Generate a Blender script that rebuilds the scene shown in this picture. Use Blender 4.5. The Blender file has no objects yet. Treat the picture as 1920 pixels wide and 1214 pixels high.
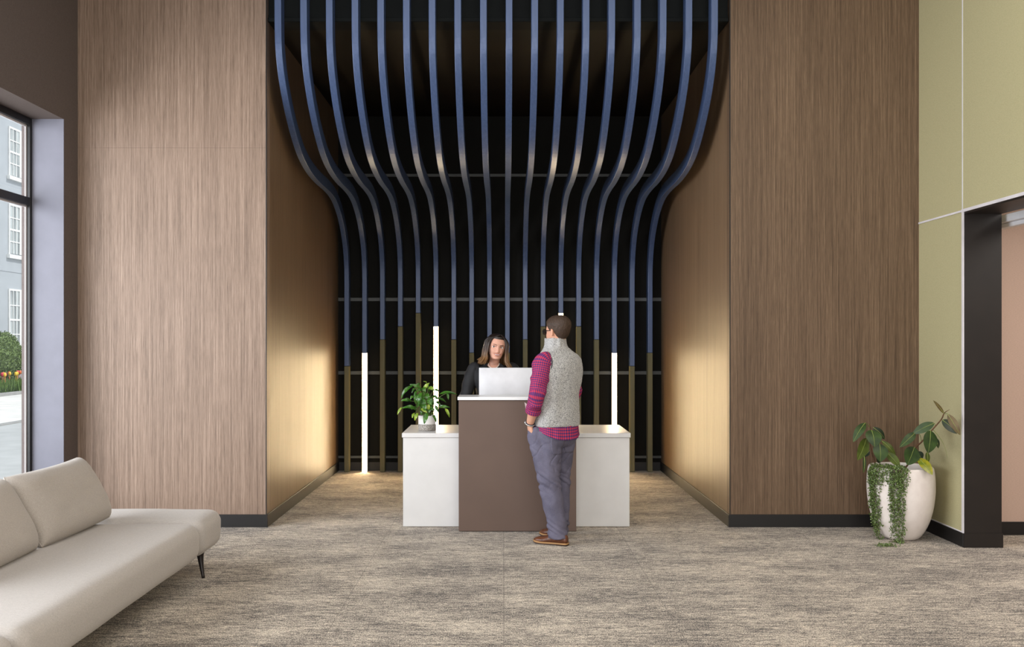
import bpy, bmesh, math, random
from mathutils import Vector, Matrix, noise
random.seed(7)
PI = math.pi
C = bpy.context.scene.collection
F = 1727.0; VX = 944.0; VY = 639.0; CH = 1.52      # focal in px, vanishing point, eye height

def P(px, py, Y):
    return Vector(((px-VX)*Y/F, Y, CH-(py-VY)*Y/F))

# ------------------------------------------------------------------ materials
def lin(c):
    out = []
    for v in c:
        v = v/255.0
        out.append(v/12.92 if v <= 0.04045 else ((v+0.055)/1.055)**2.4)
    return tuple(out)+(1.0,)

class NT:
    def __init__(s, name):
        s.m = bpy.data.materials.new(name); s.m.use_nodes = True
        s.t = s.m.node_tree; s.n = s.t.nodes; s.l = s.t.links
        s.b = s.n['Principled BSDF']
    def node(s, typ, **kw):
        n = s.n.new(typ)
        for k, v in kw.items():
            if k.startswith('i_'):
                key = k[2:].replace('_', ' ')
                n.inputs[key].default_value = v
            else: setattr(n, k, v)
        return n
    def link(s, a, b): s.l.new(a, b)
    def coords(s, scale=(1,1,1), kind='Object', rot=(0,0,0)):
        tc = s.node('ShaderNodeTexCoord'); mp = s.node('ShaderNodeMapping')
        mp.inputs['Scale'].default_value = scale; mp.inputs['Rotation'].default_value = rot
        s.link(tc.outputs[kind], mp.inputs['Vector']); return mp.outputs['Vector']
    def noise(s, vec, scale=5, detail=4, rough=.55, dist=0):
        n = s.node('ShaderNodeTexNoise'); n.inputs['Scale'].default_value = scale
        n.inputs['Detail'].default_value = detail; n.inputs['Roughness'].default_value = rough
        n.inputs['Distortion'].default_value = dist
        s.link(vec, n.inputs['Vector']); return n.outputs['Fac']
    def ramp(s, fac, stops):
        r = s.node('ShaderNodeValToRGB'); e = r.color_ramp.elements
        while len(e) < len(stops): e.new(.5)
        for el, (p, c) in zip(e, stops):
            el.position = p; el.color = c if len(c) == 4 else lin(c)
        s.link(fac, r.inputs['Fac']); return r.outputs['Color']
    def mix(s, a, b, fac, mode='MIX'):
        m = s.node('ShaderNodeMix', data_type='RGBA', blend_type=mode)
        for inp, v in ((6, a), (7, b), (0, fac)):
            if hasattr(v, 'links'): s.link(v, m.inputs[inp])
            else: m.inputs[inp].default_value = v
        return m.outputs[2]
    def math(s, op, a, b=0.0, c=None):
        m = s.node('ShaderNodeMath', operation=op)
        for i, v in enumerate((a, b) if c is None else (a, b, c)):
            if hasattr(v, 'links'): s.link(v, m.inputs[i])
            else: m.inputs[i].default_value = v
        return m.outputs[0]
    def sep(s, vec):
        n = s.node('ShaderNodeSeparateXYZ'); s.link(vec, n.inputs[0]); return n.outputs
    def bump(s, h, strength=.3, dist=.01):
        b = s.node('ShaderNodeBump'); b.inputs['Strength'].default_value = strength
        b.inputs['Distance'].default_value = dist
        s.link(h, b.inputs['Height']); s.link(b.outputs['Normal'], s.b.inputs['Normal'])
    def base(s, c):
        if hasattr(c, 'links'): s.link(c, s.b.inputs['Base Color'])
        else: s.b.inputs['Base Color'].default_value = c
    def set(s, rough=.5, metal=0, spec=.5, **kw):
        s.b.inputs['Roughness'].default_value = rough; s.b.inputs['Metallic'].default_value = metal
        s.b.inputs['Specular IOR Level'].default_value = spec
        for k, v in kw.items(): s.b.inputs[k.replace('_', ' ')].default_value = v

def plain(name, col, rough=.5, metal=0, spec=.5, var=.06, vs=6, bump=0, bs=200):
    t = NT(name); v = t.coords()
    f = t.noise(v, vs, 3)
    a = lin(col); d = tuple(x*(1-var*2) for x in a[:3])+(1,); u = tuple(min(1, x*(1+var)) for x in a[:3])+(1,)
    t.base(t.ramp(f, [(.3, d), (.7, u)])); t.set(rough, metal, spec)
    if bump: t.bump(t.noise(v, bs, 2), bump, .002)
    return t.m

def emissive(name, col, s):
    t = NT(name); t.base(lin((255, 250, 240))); t.b.inputs['Emission Color'].default_value = col
    t.b.inputs['Emission Strength'].default_value = s; t.set(.4); return t.m

def wood(name, dark, mid, light, fine=1.0, rough=.5, axis='X'):
    t = NT(name)
    k = fine
    v = t.coords((80*k, 80*k, 1.0))
    f1 = t.noise(v, 1.0, 6, .66, .25)
    v2 = t.coords((330*k, 330*k, 7.0)); f2 = t.noise(v2, 1.0, 3, .7)
    v3 = t.coords((5.0, 5.0, .22)); f3 = t.noise(v3, 1.0, 4, .6, .3)
    f = t.math('ADD', t.math('MULTIPLY', f1, .55), t.math('MULTIPLY', f2, .45))
    c = t.ramp(f, [(.35, dark), (.5, mid), (.66, light)])
    c = t.mix(c, t.ramp(f3, [(.3, (205,200,196)), (.7, (255,254,253))]), .5, 'MULTIPLY')
    t.base(c); t.set(rough, 0, .3)
    t.bump(f, .25, .002); return t.m

def leafmat(name, a, b, rough=.35):
    t = NT(name); v = t.coords()
    t.base(t.ramp(t.noise(v, 22, 3), [(.3, a), (.7, b)])); t.set(rough, 0, .5)
    return t.m

M = {}
M['wood_l'] = wood('walnut_left_lit', (98,81,69), (142,121,106), (176,154,138))
M['wood_r'] = wood('walnut_right_shaded', (72,56,43), (110,89,70), (138,115,93))  # darker copy of the left walnut; dimmer light is put into its colour
M['wood_in'] = wood('walnut_alcove', (96,77,58), (126,103,80), (148,124,100), 1.7, .42)
M['black'] = plain('black_paint', (30,24,20), .5, var=.1)
M['black_base'] = plain('black_skirting', (22,20,20), .5)
M['backwall'] = plain('near_black_wall', (17,16,13), .7, spec=.15, var=.1, vs=3)
M['bulk'] = plain('dark_green_black', (11,16,17), .7, spec=.2)
M['aceil'] = plain('dark_brown_ceiling', (26,19,11), .6, spec=.2, var=.3, vs=2)
M['rail'] = plain('dark_grey_metal', (72,75,76), .5)
M['ceil'] = plain('ceiling_paint', (150,145,140), .8)
M['frame'] = plain('black_window_frame', (20,19,21), .4)
M['jamb'] = plain('blue_grey_jamb', (108,108,120), .55, var=.04)
M['alu'] = plain('brushed_aluminium', (214,214,218), .35, .0)
M['trimw'] = plain('pale_metal_trim', (222,218,222), .4)
M['white'] = plain('white_laminate', (214,213,213), .38, var=.02)
M['brown'] = plain('brown_panel', (100,80,70), .55, var=.05, vs=2)
M['topw'] = plain('white_worktop', (232,232,232), .25, var=.01)

t = NT('brown_fabric_wall'); v = t.coords((220,220,220)); f = t.noise(v, 1, 3)
w = t.coords((600,600,60)); f2 = t.noise(w, 1, 2)
t.base(t.ramp(t.math('ADD', t.math('MULTIPLY', f, .5), t.math('MULTIPLY', f2, .5)), [(.3, (84,75,72)), (.7, (108,97,93))])); t.set(.85, 0, .2)
M['fabric_wall'] = t.m
t = NT('pink_fabric_wall'); f = t.noise(t.coords((300,300,300)), 1, 3); f2 = t.noise(t.coords((70,70,400)), 1, 2)
t.base(t.ramp(t.math('ADD', t.math('MULTIPLY', f, .5), t.math('MULTIPLY', f2, .5)), [(.3, (180,154,140)), (.7, (208,182,166))])); t.set(.85, 0, .2)
M['pink'] = t.m
t = NT('speckled_green_panel'); vo = t.node('ShaderNodeTexVoronoi'); vo.inputs['Scale'].default_value = 42
t.link(t.coords(), vo.inputs['Vector'])
c = t.ramp(vo.outputs['Distance'], [(.05, (156,146,112)), (.11, (184,177,138))])
c2 = t.mix(c, t.ramp(t.noise(t.coords(), 160, 2), [(.3, (225,225,225)), (.7, (255,255,255))]), .6, 'MULTIPLY')
t.base(c2); t.set(.7, 0, .3); M['green'] = t.m

# carpet
t = NT('carpet_weave')
st = t.noise(t.coords((26, 120, 1)), 1, 6, .72)
dots = t.noise(t.coords((150, 95, 1)), 1, 2, .7)
tile = t.noise(t.coords((1.6, 3.2, 1)), 1, 4, .6)
stb = t.noise(t.coords((7, 34, 1)), 1, 3, .6)
f = t.math('ADD', t.math('MULTIPLY', st, .36), t.math('MULTIPLY', dots, .36))
f = t.math('ADD', f, t.math('MULTIPLY', tile, .15)); f = t.math('ADD', f, t.math('MULTIPLY', stb, .17))
col = t.ramp(f, [(.435, (38,34,34)), (.49, (106,98,91)), (.535, (170,158,143)), (.60, (228,215,196))])
xyz = t.sep(t.coords())
# seams of the carpet tiles (50 cm planks)
def seam(o, per, wdt):
    fr = t.math('FRACT', t.math('DIVIDE', o, per)); return t.math('LESS_THAN', fr, wdt/per)
sm = t.math('MAXIMUM', seam(xyz[0], .92, .004), seam(xyz[1], .92, .006))
col = t.mix(col, lin((60,54,52)), t.math('MULTIPLY', sm, .5))
t.base(col); t.set(.95, 0, .1, Sheen_Weight=.15); t.bump(f, .6, .008)
M['carpet'] = t.m

def fabric(name, a, b, s=420):
    t = NT(name)
    f = t.noise(t.coords((s, s*.12, s)), 1, 3, .6); g = t.noise(t.coords((s*.08, s, s*.2)), 1, 3, .6)
    f = t.math('ADD', t.math('MULTIPLY', f, .5), t.math('MULTIPLY', g, .5))
    t.base(t.ramp(f, [(.3, a), (.7, b)])); t.set(.9, 0, .15, Sheen_Weight=.25)
    t.bump(f, .35, .002); return t.m
M['sofa'] = fabric('beige_linen', (150,143,138), (200,193,187), 800)
M['cushion'] = fabric('beige_cushion_linen', (142,134,127), (192,183,174), 900)
M['legm'] = plain('dark_bronze_leg', (34,27,26), .35, .3)

# slats
t = NT('blue_slat_paint'); v = t.coords((60,60,2)); f = t.noise(v, 1, 3)
t.base(t.ramp(f, [(.3, (62,80,116)), (.7, (74,92,130))])); t.set(.36, .1, .5); M['blue'] = t.m
t = NT('olive_slat_paint'); f = t.noise(t.coords((60,60,2)), 1, 3)
t.base(t.ramp(f, [(.3, (106,102,78)), (.7, (118,113,88))])); t.set(.75, 0, .2); M['olive'] = t.m
M['tubehalo'] = emissive('warm_halo_glow', (1.0, .72, .36, 1), 4.0)  # emission stands in for the soft halo around each tube
M['tube'] = emissive('warm_light_tube', (1.0, .76, .45, 1), 95)

# people
M['skin'] = plain('skin_fair', (214,160,134), .5, var=.05, vs=25)
M['skin2'] = plain('skin_warm', (228,172,150), .45, var=.04, vs=30)
t = NT('hair_ombre'); z = t.sep(t.coords())[2]
g = t.math('SUBTRACT', 1.52, z); g = t.math('MULTIPLY', g, 6.0)
f = t.noise(t.coords((300,300,8)), 1, 2); g = t.math('ADD', g, t.math('MULTIPLY', t.math('SUBTRACT', f, .5), .9))
t.base(t.ramp(g, [(.0, (36,26,22)), (.5, (66,45,33)), (1.0, (136,98,58))])); t.set(.38, 0, .6); M['hairf'] = t.m
t = NT('hair_short'); f = t.noise(t.coords((330,330,90)), 1, 3)
t.base(t.ramp(f, [(.3, (34,25,20)), (.7, (82,62,48))])); t.set(.55, 0, .4); t.bump(f, .8, .004); M['hairm'] = t.m
t = NT('gingham_shirt'); uv = t.coords((1,1,1), 'UV'); s = t.sep(uv)
def band(o): return t.math('GREATER_THAN', t.math('FRACT', t.math('MULTIPLY', o, 60)), .5)
bb = t.math('MULTIPLY', t.math('ADD', band(s[0]), band(s[1])), .5)
t.base(t.ramp(bb, [(0.0, (196,58,80)), (.5, (128,50,94)), (1.0, (50,48,108))])); t.set(.75, 0, .2); M['gingham'] = t.m
t = NT('speckled_knit'); f = t.noise(t.coords((290,290,290)), 1, 2, .7); g = t.noise(t.coords((110,110,110)), 1, 2, .6)
f = t.math('ADD', t.math('MULTIPLY', f, .75), t.math('MULTIPLY', g, .25))
t.base(t.ramp(f, [(.38, (50,50,56)), (.46, (146,146,146)), (.54, (186,185,183)), (.68, (216,215,212))])); t.set(.95, 0, .1, Sheen_Weight=.3)
t.bump(f, .5, .004); M['knit'] = t.m
t = NT('grey_denim'); f = t.noise(t.coords((420,420,420)), 1, 2); g = t.noise(t.coords((9,9,9)), 1, 3)
t.base(t.ramp(t.math('ADD', t.math('MULTIPLY', f, .5), t.math('MULTIPLY', g, .5)), [(.32, (80,78,94)), (.68, (116,113,132))])); t.set(.8, 0, .2); M['denim'] = t.m
M['seam'] = plain('denim_stitch', (84,82,98), .8)
t = NT('shoe_leather'); f = t.noise(t.coords(), 30, 4)
t.base(t.ramp(f, [(.3, (70,38,24)), (.7, (112,66,42))])); t.set(.35, 0, .5); M['leather'] = t.m
M['sole'] = plain('tan_welt', (176,134,88), .6); M['heel'] = plain('dark_heel', (64,44,34), .6)
M['suit'] = plain('charcoal_jacket', (34,35,39), .75, var=.12, vs=12)
M['top'] = plain('black_top', (20,20,22), .7)
M['piping'] = plain('grey_piping', (62,64,72), .6)
M['cuffin'] = plain('pale_cuff_lining', (214,204,204), .8)
M['eyew'] = plain('eye_white', (238,234,230), .2); M['iris'] = plain('dark_iris', (46,34,28), .15)
M['brow'] = plain('brow_hair', (52,34,28), .7); M['lip'] = plain('rose_lip', (176,74,78), .35); M['teeth'] = plain('teeth', (244,240,232), .2)
M['pearl'] = plain('pearl', (240,232,218), .2)
M['glassframe'] = plain('black_acetate', (16,16,18), .25)
M['navy'] = plain('navy_strap', (28,32,60), .7); M['steel'] = plain('steel', (190,190,190), .25, .9)
t = NT('lens'); t.base(lin((30,32,38))); t.set(.05, 0, .6); t.b.inputs['Alpha'].default_value = .6; M['lens'] = t.m

# pots and plants
t = NT('white_ceramic'); t.base(t.ramp(t.noise(t.coords(), 8, 4), [(.3, (224,214,208)), (.7, (240,232,226))])); t.set(.55, 0, .4)
t.bump(t.noise(t.coords(), 40, 4), .15, .004); M['ceramic'] = t.m
t = NT('rough_concrete'); t.base(t.ramp(t.noise(t.coords((160,160,160)), 1, 3, .7), [(.35, (84,80,76)), (.5, (150,144,138)), (.65, (186,180,172))])); t.set(.85); M['concrete'] = t.m
M['whitepot'] = plain('white_glaze', (228,224,222), .35, var=.02)
M['soil'] = plain('dark_soil', (44,34,26), .95, var=.3, vs=60)
M['leaf_a'] = leafmat('rubber_leaf_green', (30,52,16), (54,80,26), .5)
M['leaf_b'] = leafmat('rubber_leaf_olive', (60,76,20), (90,104,32), .5)
M['leaf_c'] = leafmat('rubber_leaf_dark', (20,38,20), (36,54,30), .5)
M['leaf_d'] = leafmat('rubber_leaf_brown', (84,68,42), (112,94,58), .45)
M['leaf_y'] = leafmat('rubber_leaf_yellowing', (86,110,24), (170,160,30), .35)
M['rib'] = plain('leaf_midrib', (150,162,84), .5)
M['stem'] = plain('brown_stem', (104,72,48), .7, var=.2, vs=60)
M['gstem'] = plain('green_stem', (92,112,48), .5)
M['lily'] = leafmat('lily_leaf', (30,66,20), (70,118,36), .25)
M['lily2'] = leafmat('lily_leaf_pale', (86,124,34), (150,168,60), .3)
t = NT('creeper_leaf'); t.base(t.ramp(t.noise(t.coords((120,120,120)), 1, 2), [(.3, (44,58,28)), (.5, (86,108,52)), (.7, (140,158,92))])); t.set(.45); M['creep'] = t.m
M['vine'] = plain('creeper_vine', (88,58,52), .7)
M['stone'] = plain('pale_stone_wall', (172,177,180), .8, var=.03, vs=2)
M['sash'] = plain('white_sash', (238,238,234), .5)
t = NT('window_glass_far'); t.base(t.ramp(t.noise(t.coords((.5,9,.4)), 1, 2), [(.4, (120,126,126)), (.6, (190,196,194))])); t.set(.2); M['farglass'] = t.m
M['pave'] = plain('pale_pavement', (222,220,214), .9, var=.08, vs=2)
M['road'] = plain('grey_asphalt', (176,178,176), .9, var=.06, vs=2)
M['kerb'] = plain('kerb_stone', (150,150,146), .9)
M['hedge'] = leafmat('hedge_green', (58,84,34), (136,158,84), .6)
M['bedg'] = leafmat('bed_green', (60,92,30), (120,150,60), .6)
M['tul_r'] = plain('tulip_red', (214,60,80), .5); M['tul_y'] = plain('tulip_yellow', (246,206,60), .5); M['tul_o'] = plain('tulip_orange', (240,120,70), .5)
t = NT('clear_glass'); t.n.remove(t.b)
tr = t.node('ShaderNodeBsdfTransparent'); gl = t.node('ShaderNodeBsdfGlossy'); gl.inputs['Roughness'].default_value = .02
mx = t.node('ShaderNodeMixShader'); mx.inputs[0].default_value = .05
t.link(tr.outputs[0], mx.inputs[1]); t.link(gl.outputs[0], mx.inputs[2]); t.link(mx.outputs[0], t.n['Material Output'].inputs['Surface'])
M['glass'] = t.m

# ------------------------------------------------------------------ mesh helpers
def mk(name, geo, mat, parent=None, smooth=True, mods=None):
    vs, fs = geo[0], geo[1]; uv = geo[2] if len(geo) > 2 else None
    me = bpy.data.meshes.new(name); me.from_pydata([tuple(v) for v in vs], [], fs)
    if uv is not None:
        l = me.uv_layers.new(name='UVMap')
        i = 0
        for f in uv:
            for c in f: l.data[i].uv = c; i += 1
    me.materials.append(M[mat] if isinstance(mat, str) else mat)
    if smooth: me.polygons.foreach_set('use_smooth', [True]*len(me.polygons))
    me.validate(); me.update()
    o = bpy.data.objects.new(name, me); C.objects.link(o)
    if parent is not None: put(o, parent)
    return o
def put(o, parent):
    o.parent = parent
    w = Matrix.Translation(parent.get('_w', (0,0,0)) if parent.type == 'EMPTY' else (0,0,0))
    o.matrix_parent_inverse = w.inverted()
def empty(name, loc=(0,0,0), label=None, cat=None, group=None):
    o = bpy.data.objects.new(name, None); C.objects.link(o); o.location = loc; o['_w'] = tuple(loc)
    o.empty_display_size = .1
    if label: tag(o, label, cat, group)
    return o
def tag(o, label=None, cat=None, group=None, kind=None):
    if label: o['label'] = label
    if cat: o['category'] = cat
    if group: o['group'] = group
    if kind: o['kind'] = kind
    return o
def struct(o): o['kind'] = 'structure'; return o

def box(x0, x1, y0, y1, z0, z1, bev=0, seg=2):
    bm = bmesh.new(); bmesh.ops.create_cube(bm, size=1)
    for v in bm.verts: v.co = Vector(((x0+x1)/2+v.co.x*(x1-x0), (y0+y1)/2+v.co.y*(y1-y0), (z0+z1)/2+v.co.z*(z1-z0)))
    if bev: bmesh.ops.bevel(bm, geom=list(bm.edges), offset=bev, segments=seg, profile=.5, affect='EDGES')
    bmesh.ops.recalc_face_normals(bm, faces=bm.faces)
    bm.verts.index_update(); r = ([v.co.copy() for v in bm.verts], [[v.index for v in f.verts] for f in bm.faces]); bm.free(); return r
def join(*gs):
    vs, fs, uv = [], [], []; has = all(len(g) > 2 for g in gs)
    for g in gs:
        n = len(vs); vs += list(g[0]); fs += [[i+n for i in f] for f in g[1]]
        if has: uv += g[2]
    return (vs, fs, uv) if has else (vs, fs)
def xf(g, m):
    return ([m @ Vector(v) for v in g[0]],)+tuple(g[1:])
def crm(pts, n=6, closed=False):
    out = []; N = len(pts)
    for i in range(N-1):
        p0 = pts[max(i-1, 0)]; p1 = pts[i]; p2 = pts[i+1]; p3 = pts[min(i+2, N-1)]
        for k in range(n):
            t = k/n
            out.append(tuple(.5*((2*b)+(-a+c)*t+(2*a-5*b+4*c-d)*t*t+(-a+3*b-3*c+d)*t**3) for a, b, c, d in zip(p0, p1, p2, p3)))
    out.append(tuple(pts[-1])); return out
def lin_i(pts, n):
    out = []
    for i in range(len(pts)-1):
        for k in range(n):
            t = k/n; out.append(tuple(a+(b-a)*t for a, b in zip(pts[i], pts[i+1])))
    out.append(tuple(pts[-1])); return out
def loft(rings, cap=True, disp=None, ulen=None):
    """rings: list of lists of Vector (same count), returns verts, faces, uvs"""
    n = len(rings[0]); vs = []; fs = []; uv = []
    L = [0]
    for a, b in zip(rings, rings[1:]):
        L.append(L[-1]+(sum(b, Vector())/n-sum(a, Vector())/n).length)
    per = max(sum((r[i]-r[(i+1) % n]).length for i in range(n)) for r in rings) if ulen is None else ulen
    for r in rings: vs += r
    for j in range(len(rings)-1):
        for i in range(n):
            k = (i+1) % n
            fs.append([j*n+i, j*n+k, (j+1)*n+k, (j+1)*n+i])
            u0 = i/n*per; u1 = (i+1)/n*per
            uv.append([(u0, L[j]), (u1, L[j]), (u1, L[j+1]), (u0, L[j+1])])
    if cap:
        for j, rev in ((0, True), (len(rings)-1, False)):
            c = sum(rings[j], Vector())/n; vs.append(c); ci = len(vs)-1
            for i in range(n):
                k = (i+1) % n
                f = [ci, j*n+k, j*n+i] if rev else [ci, j*n+i, j*n+k]
                fs.append(f); uv.append([(0, 0)]*3)
    return vs, fs, uv
def tube(path, n=12, sub=5, cap=True, flat=None, disp=None, hint=Vector((0,0,1)), raw=False):
    """path: (x,y,z,r) control points; flat: (axis Vector, factor)"""
    pts = path if raw else crm([tuple(p) for p in path], sub)
    cs = [Vector(p[:3]) for p in pts]; rings = []
    t0 = (cs[1]-cs[0]).normalized()
    u = t0.cross(hint)
    if u.length < .05: u = t0.cross(Vector((1, 0, 0)))
    u.normalize(); s = 0
    for i, c in enumerate(cs):
        t = (cs[min(i+1, len(cs)-1)]-cs[max(i-1, 0)])
        if t.length < 1e-9: t = t0
        t = t.normalized()
        u = (u-t*u.dot(t)).normalized(); w = t.cross(u)
        if i: s += (cs[i]-cs[i-1]).length
        r = pts[i][3]; ring = []
        for k in range(n):
            a = 2*PI*k/n
            d = u*math.cos(a)+w*math.sin(a)
            if flat is not None:
                ax, fac = flat; d = d-ax*(d.dot(ax))*(1-fac)
            rr = r+(disp(s, a, c) if disp else 0)
            ring.append(c+d*rr)
        rings.append(ring)
    return loft(rings, cap)
def tor(zs, yaw, n=40, disp=None, hem=None, cap=True, sub=5):
    """torso rings: (z, cx, cy, a, b, e) ; yaw about z."""
    pts = crm(zs, sub); rings = []
    cy_, sy_ = math.cos(yaw), math.sin(yaw)
    for j, (z, cx, cy, a, b, e) in enumerate(pts):
        ring = []
        for k in range(n):
            th = 2*PI*k/n
            x = a*math.copysign(abs(math.cos(th))**(2/e), math.cos(th)); y = b*math.copysign(abs(math.sin(th))**(2/e), math.sin(th))
            if disp:
                q = 1+disp(th, z)/max(a, .05); x *= q; y *= q
            zz = z+(hem(th, j/(len(pts)-1)) if hem else 0)
            ring.append(Vector((cx+x*cy_-y*sy_, cy+x*sy_+y*cy_, zz)))
        rings.append(ring)
    return loft(rings, cap)
def lathe(prof, n=40, c=(0,0,0), cap=True):
    rings = [[Vector((c[0]+r*math.cos(2*PI*k/n), c[1]+r*math.sin(2*PI*k/n), c[2]+z)) for k in range(n)] for r, z in prof]
    return loft(rings, cap)
def sphere(c, r, n=16, sc=(1,1,1)):
    rings = []
    for j in range(1, n):
        a = PI*j/n
        rings.append([Vector((c[0]+r*sc[0]*math.sin(a)*math.cos(2*PI*k/n), c[1]+r*sc[1]*math.sin(a)*math.sin(2*PI*k/n), c[2]-r*sc[2]*math.cos(a))) for k in range(n)])
    return loft(rings)
def remesh(geo, vox, smooth=2, fac=.5):
    me = bpy.data.meshes.new('tmp'); me.from_pydata([tuple(v) for v in geo[0]], [], geo[1])
    o = bpy.data.objects.new('tmp', me); C.objects.link(o)
    m = o.modifiers.new('r', 'REMESH'); m.mode = 'VOXEL'; m.voxel_size = vox
    if smooth:
        s = o.modifiers.new('s', 'SMOOTH'); s.factor = fac; s.iterations = smooth
    dg = bpy.context.evaluated_depsgraph_get(); ev = o.evaluated_get(dg)
    m2 = ev.to_mesh()
    r = ([v.co.copy() for v in m2.vertices], [list(p.vertices) for p in m2.polygons])
    ev.to_mesh_clear(); bpy.data.objects.remove(o); bpy.data.meshes.remove(me)
    return r
def displace(geo, fn):
    """move verts along normals by fn(co)"""
    me = bpy.data.meshes.new('tmp'); me.from_pydata([tuple(v) for v in geo[0]], [], geo[1]); me.update()
    vs = [v.co+v.normal*fn(v.co) for v in me.vertices]; bpy.data.meshes.remove(me)
    return (vs,)+tuple(geo[1:])

# ------------------------------------------------------------------ room
XL, XR, D1, D2 = -3.466, 3.383, 7.5, 10.76
AL, AR = -1.930, 1.843
HC = 5.0
struct(mk('floor', box(-3.8, 7.0, -2.6, 10.9, -.12, 0), 'carpet', smooth=False))
struct(mk('ceiling', box(-3.8, 3.66, -2.6, 7.7, HC, HC+.15), 'ceil', smooth=False))
struct(mk('wall_back', box(-3.8, 7.0, -2.75, -2.6, -.1, HC+.15), 'ceil', smooth=False))
# left window wall (fabric), opening for the tall window
struct(mk('wall_left', join(box(-3.80, XL, 7.264, 7.7, 0, HC), box(-3.80, XL, .4, 7.264, 3.266, HC), box(-3.80, XL, .4, 7.264, 0, .22), box(-3.80, XL, -2.6, .4, 0, HC)), 'fabric_wall', smooth=False))
jm = struct(mk('trim_1', join(box(-3.715, XL+.002, 7.254, 7.264, .22, 3.266), box(-3.715, XL+.002, .4, .41, .22, 3.266)), 'jamb', smooth=False))
win = struct(mk('window_1', join(*[box(-3.738, -3.712, y0, y1, z0, z1, .003, 1) for (y0, y1, z0, z1) in
     [(7.222,7.254,.22,3.266),(.41,7.222,3.21,3.266),(.41,7.222,2.578,2.642),(.41,7.222,.22,.30),(.41,.50,.22,3.266),(4.75,4.84,.22,3.266),(2.4,2.49,.22,3.266)]]), 'frame', smooth=False))
mk('glazing_bead', join(box(-3.744, -3.7385, 7.205, 7.26, .28, 3.23), box(-3.744, -3.7385,   .5, 7.205, 3.196, 3.23), box(-3.744, -3.7385,   .5, 7.205, 2.565, 2.60)), 'trimw', win, smooth=False)
mk('pane', box(-3.752, -3.746, .45, 7.25, .26, 3.25), 'glass', win, smooth=False)
# front wood walls
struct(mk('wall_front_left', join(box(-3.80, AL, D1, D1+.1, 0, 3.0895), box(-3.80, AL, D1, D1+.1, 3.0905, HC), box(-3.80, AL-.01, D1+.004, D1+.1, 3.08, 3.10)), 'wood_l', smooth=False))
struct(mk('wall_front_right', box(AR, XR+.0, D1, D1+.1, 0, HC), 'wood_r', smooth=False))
struct(mk('wall_alcove_left', box(AL-.12, AL, D1+.1, D2, 0, HC), 'wood_in', smooth=False))
struct(mk('wall_alcove_right', box(AR, AR+.12, D1+.1, D2, 0, HC), 'wood_in', smooth=False))
# metal edge strips of the wood corners
struct(mk('trim_2', box(AL-.006, AL+.0015, D1-.0015, D1+.01, .104, HC), 'black', smooth=False))
struct(mk('trim_3', box(AR-.0015, AR+.006, D1-.0015, D1+.01, .104, HC), 'black', smooth=False))
struct(mk('wall_alcove_back', box(AL-.12, AR+.12, D2, D2+.12, 0, HC), 'backwall', smooth=False))
struct(mk('ceiling_alcove', box(AL, AR, 7.72, D2, 4.14, 4.25), 'aceil', smooth=False))
struct(mk('trim_4', join(box(AL+.002, AR-.002, 7.56, 7.72, 4.19, HC), box(AL+.002, AR-.002, 7.53, 7.74, 4.13, 4.165, .003, 1), box(AL+.002, AR-.002, 7.55, 7.70, 4.165, 4.19)), 'bulk', smooth=False))
k = 5
for z, h in ((2.0, .042), (1.143, .042), (3.45, .035), (.16, .03)):
    struct(mk('trim_%d' % k, box(AL+.001, AR-.001, D2-.017, D2, z-h/2, z+h/2, .003, 1), 'rail', smooth=False)); k += 1
# skirtings
def bb(name, *a): struct(mk(name, box(*a, .002, 1), 'black_base', smooth=False))
bb('baseboard_front_left', XL, AL+.012, D1-.012, D1, 0, .104)
bb('baseboard_front_right', AR-.012, XR, D1-.012, D1, 0, .104)
bb('baseboard_alcove_left', AL, AL+.012, D1, D2, 0, .104)
bb('baseboard_alcove_right', AR-.012, AR, D1, D2, 0, .104)
bb('baseboard_alcove_back', AL+.012, AR-.012, D2-.010, D2, 0, .10)
bb('baseboard_left', XL, XL+.012, -2.6, D1-.012, 0, .104)
bb('baseboard_right', XR-.012, XR, 6.757, D1-.012, 0, .104)
bb('baseboard_side_room', 3.655, 6.9, 7.188, 7.2, 0, .104)
# right wall, green panels, opening
YJ = 6.757
struct(mk('wall_right', join(box(XR, 3.653, YJ+.012, D1+.1, 0, HC), box(XR, 3.653, 2.6, YJ+.012, 2.475, HC), box(XR, 3.653, -2.6, 2.6, 0, HC)), 'green', smooth=False))
struct(mk('door_1', join(box(XR-.002, 3.655, YJ, YJ+.011, 0, 2.462), box(XR-.002, 3.655, 2.6, YJ, 2.45, 2.474), box(XR-.008, 3.662, YJ-.008, YJ, 0, .104), box(XR-.002, 3.655, 2.6, 2.612, 0, 2.462)), 'black', smooth=False))
struct(mk('trim_9', box(XR-.006, XR, YJ+.03, D1-.002, 2.468, 2.482), 'trimw', smooth=False))
struct(mk('trim_10', box(XR-.010, XR, 2.6, YJ+.03, 2.464, 2.486), 'trimw', smooth=False))
struct(mk('trim_11', box(XR-.010, XR, YJ+.002, YJ+.026, .105, 2.464), 'trimw', smooth=False))
struct(mk('trim_12', box(XR-.004, XR, YJ+.024, YJ+.033, 2.486, HC), 'alu', smooth=False))
struct(mk('trim_13', box(XR-.004, XR, YJ+.026, D1-.002, .104, .112), 'trimw', smooth=False))
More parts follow.
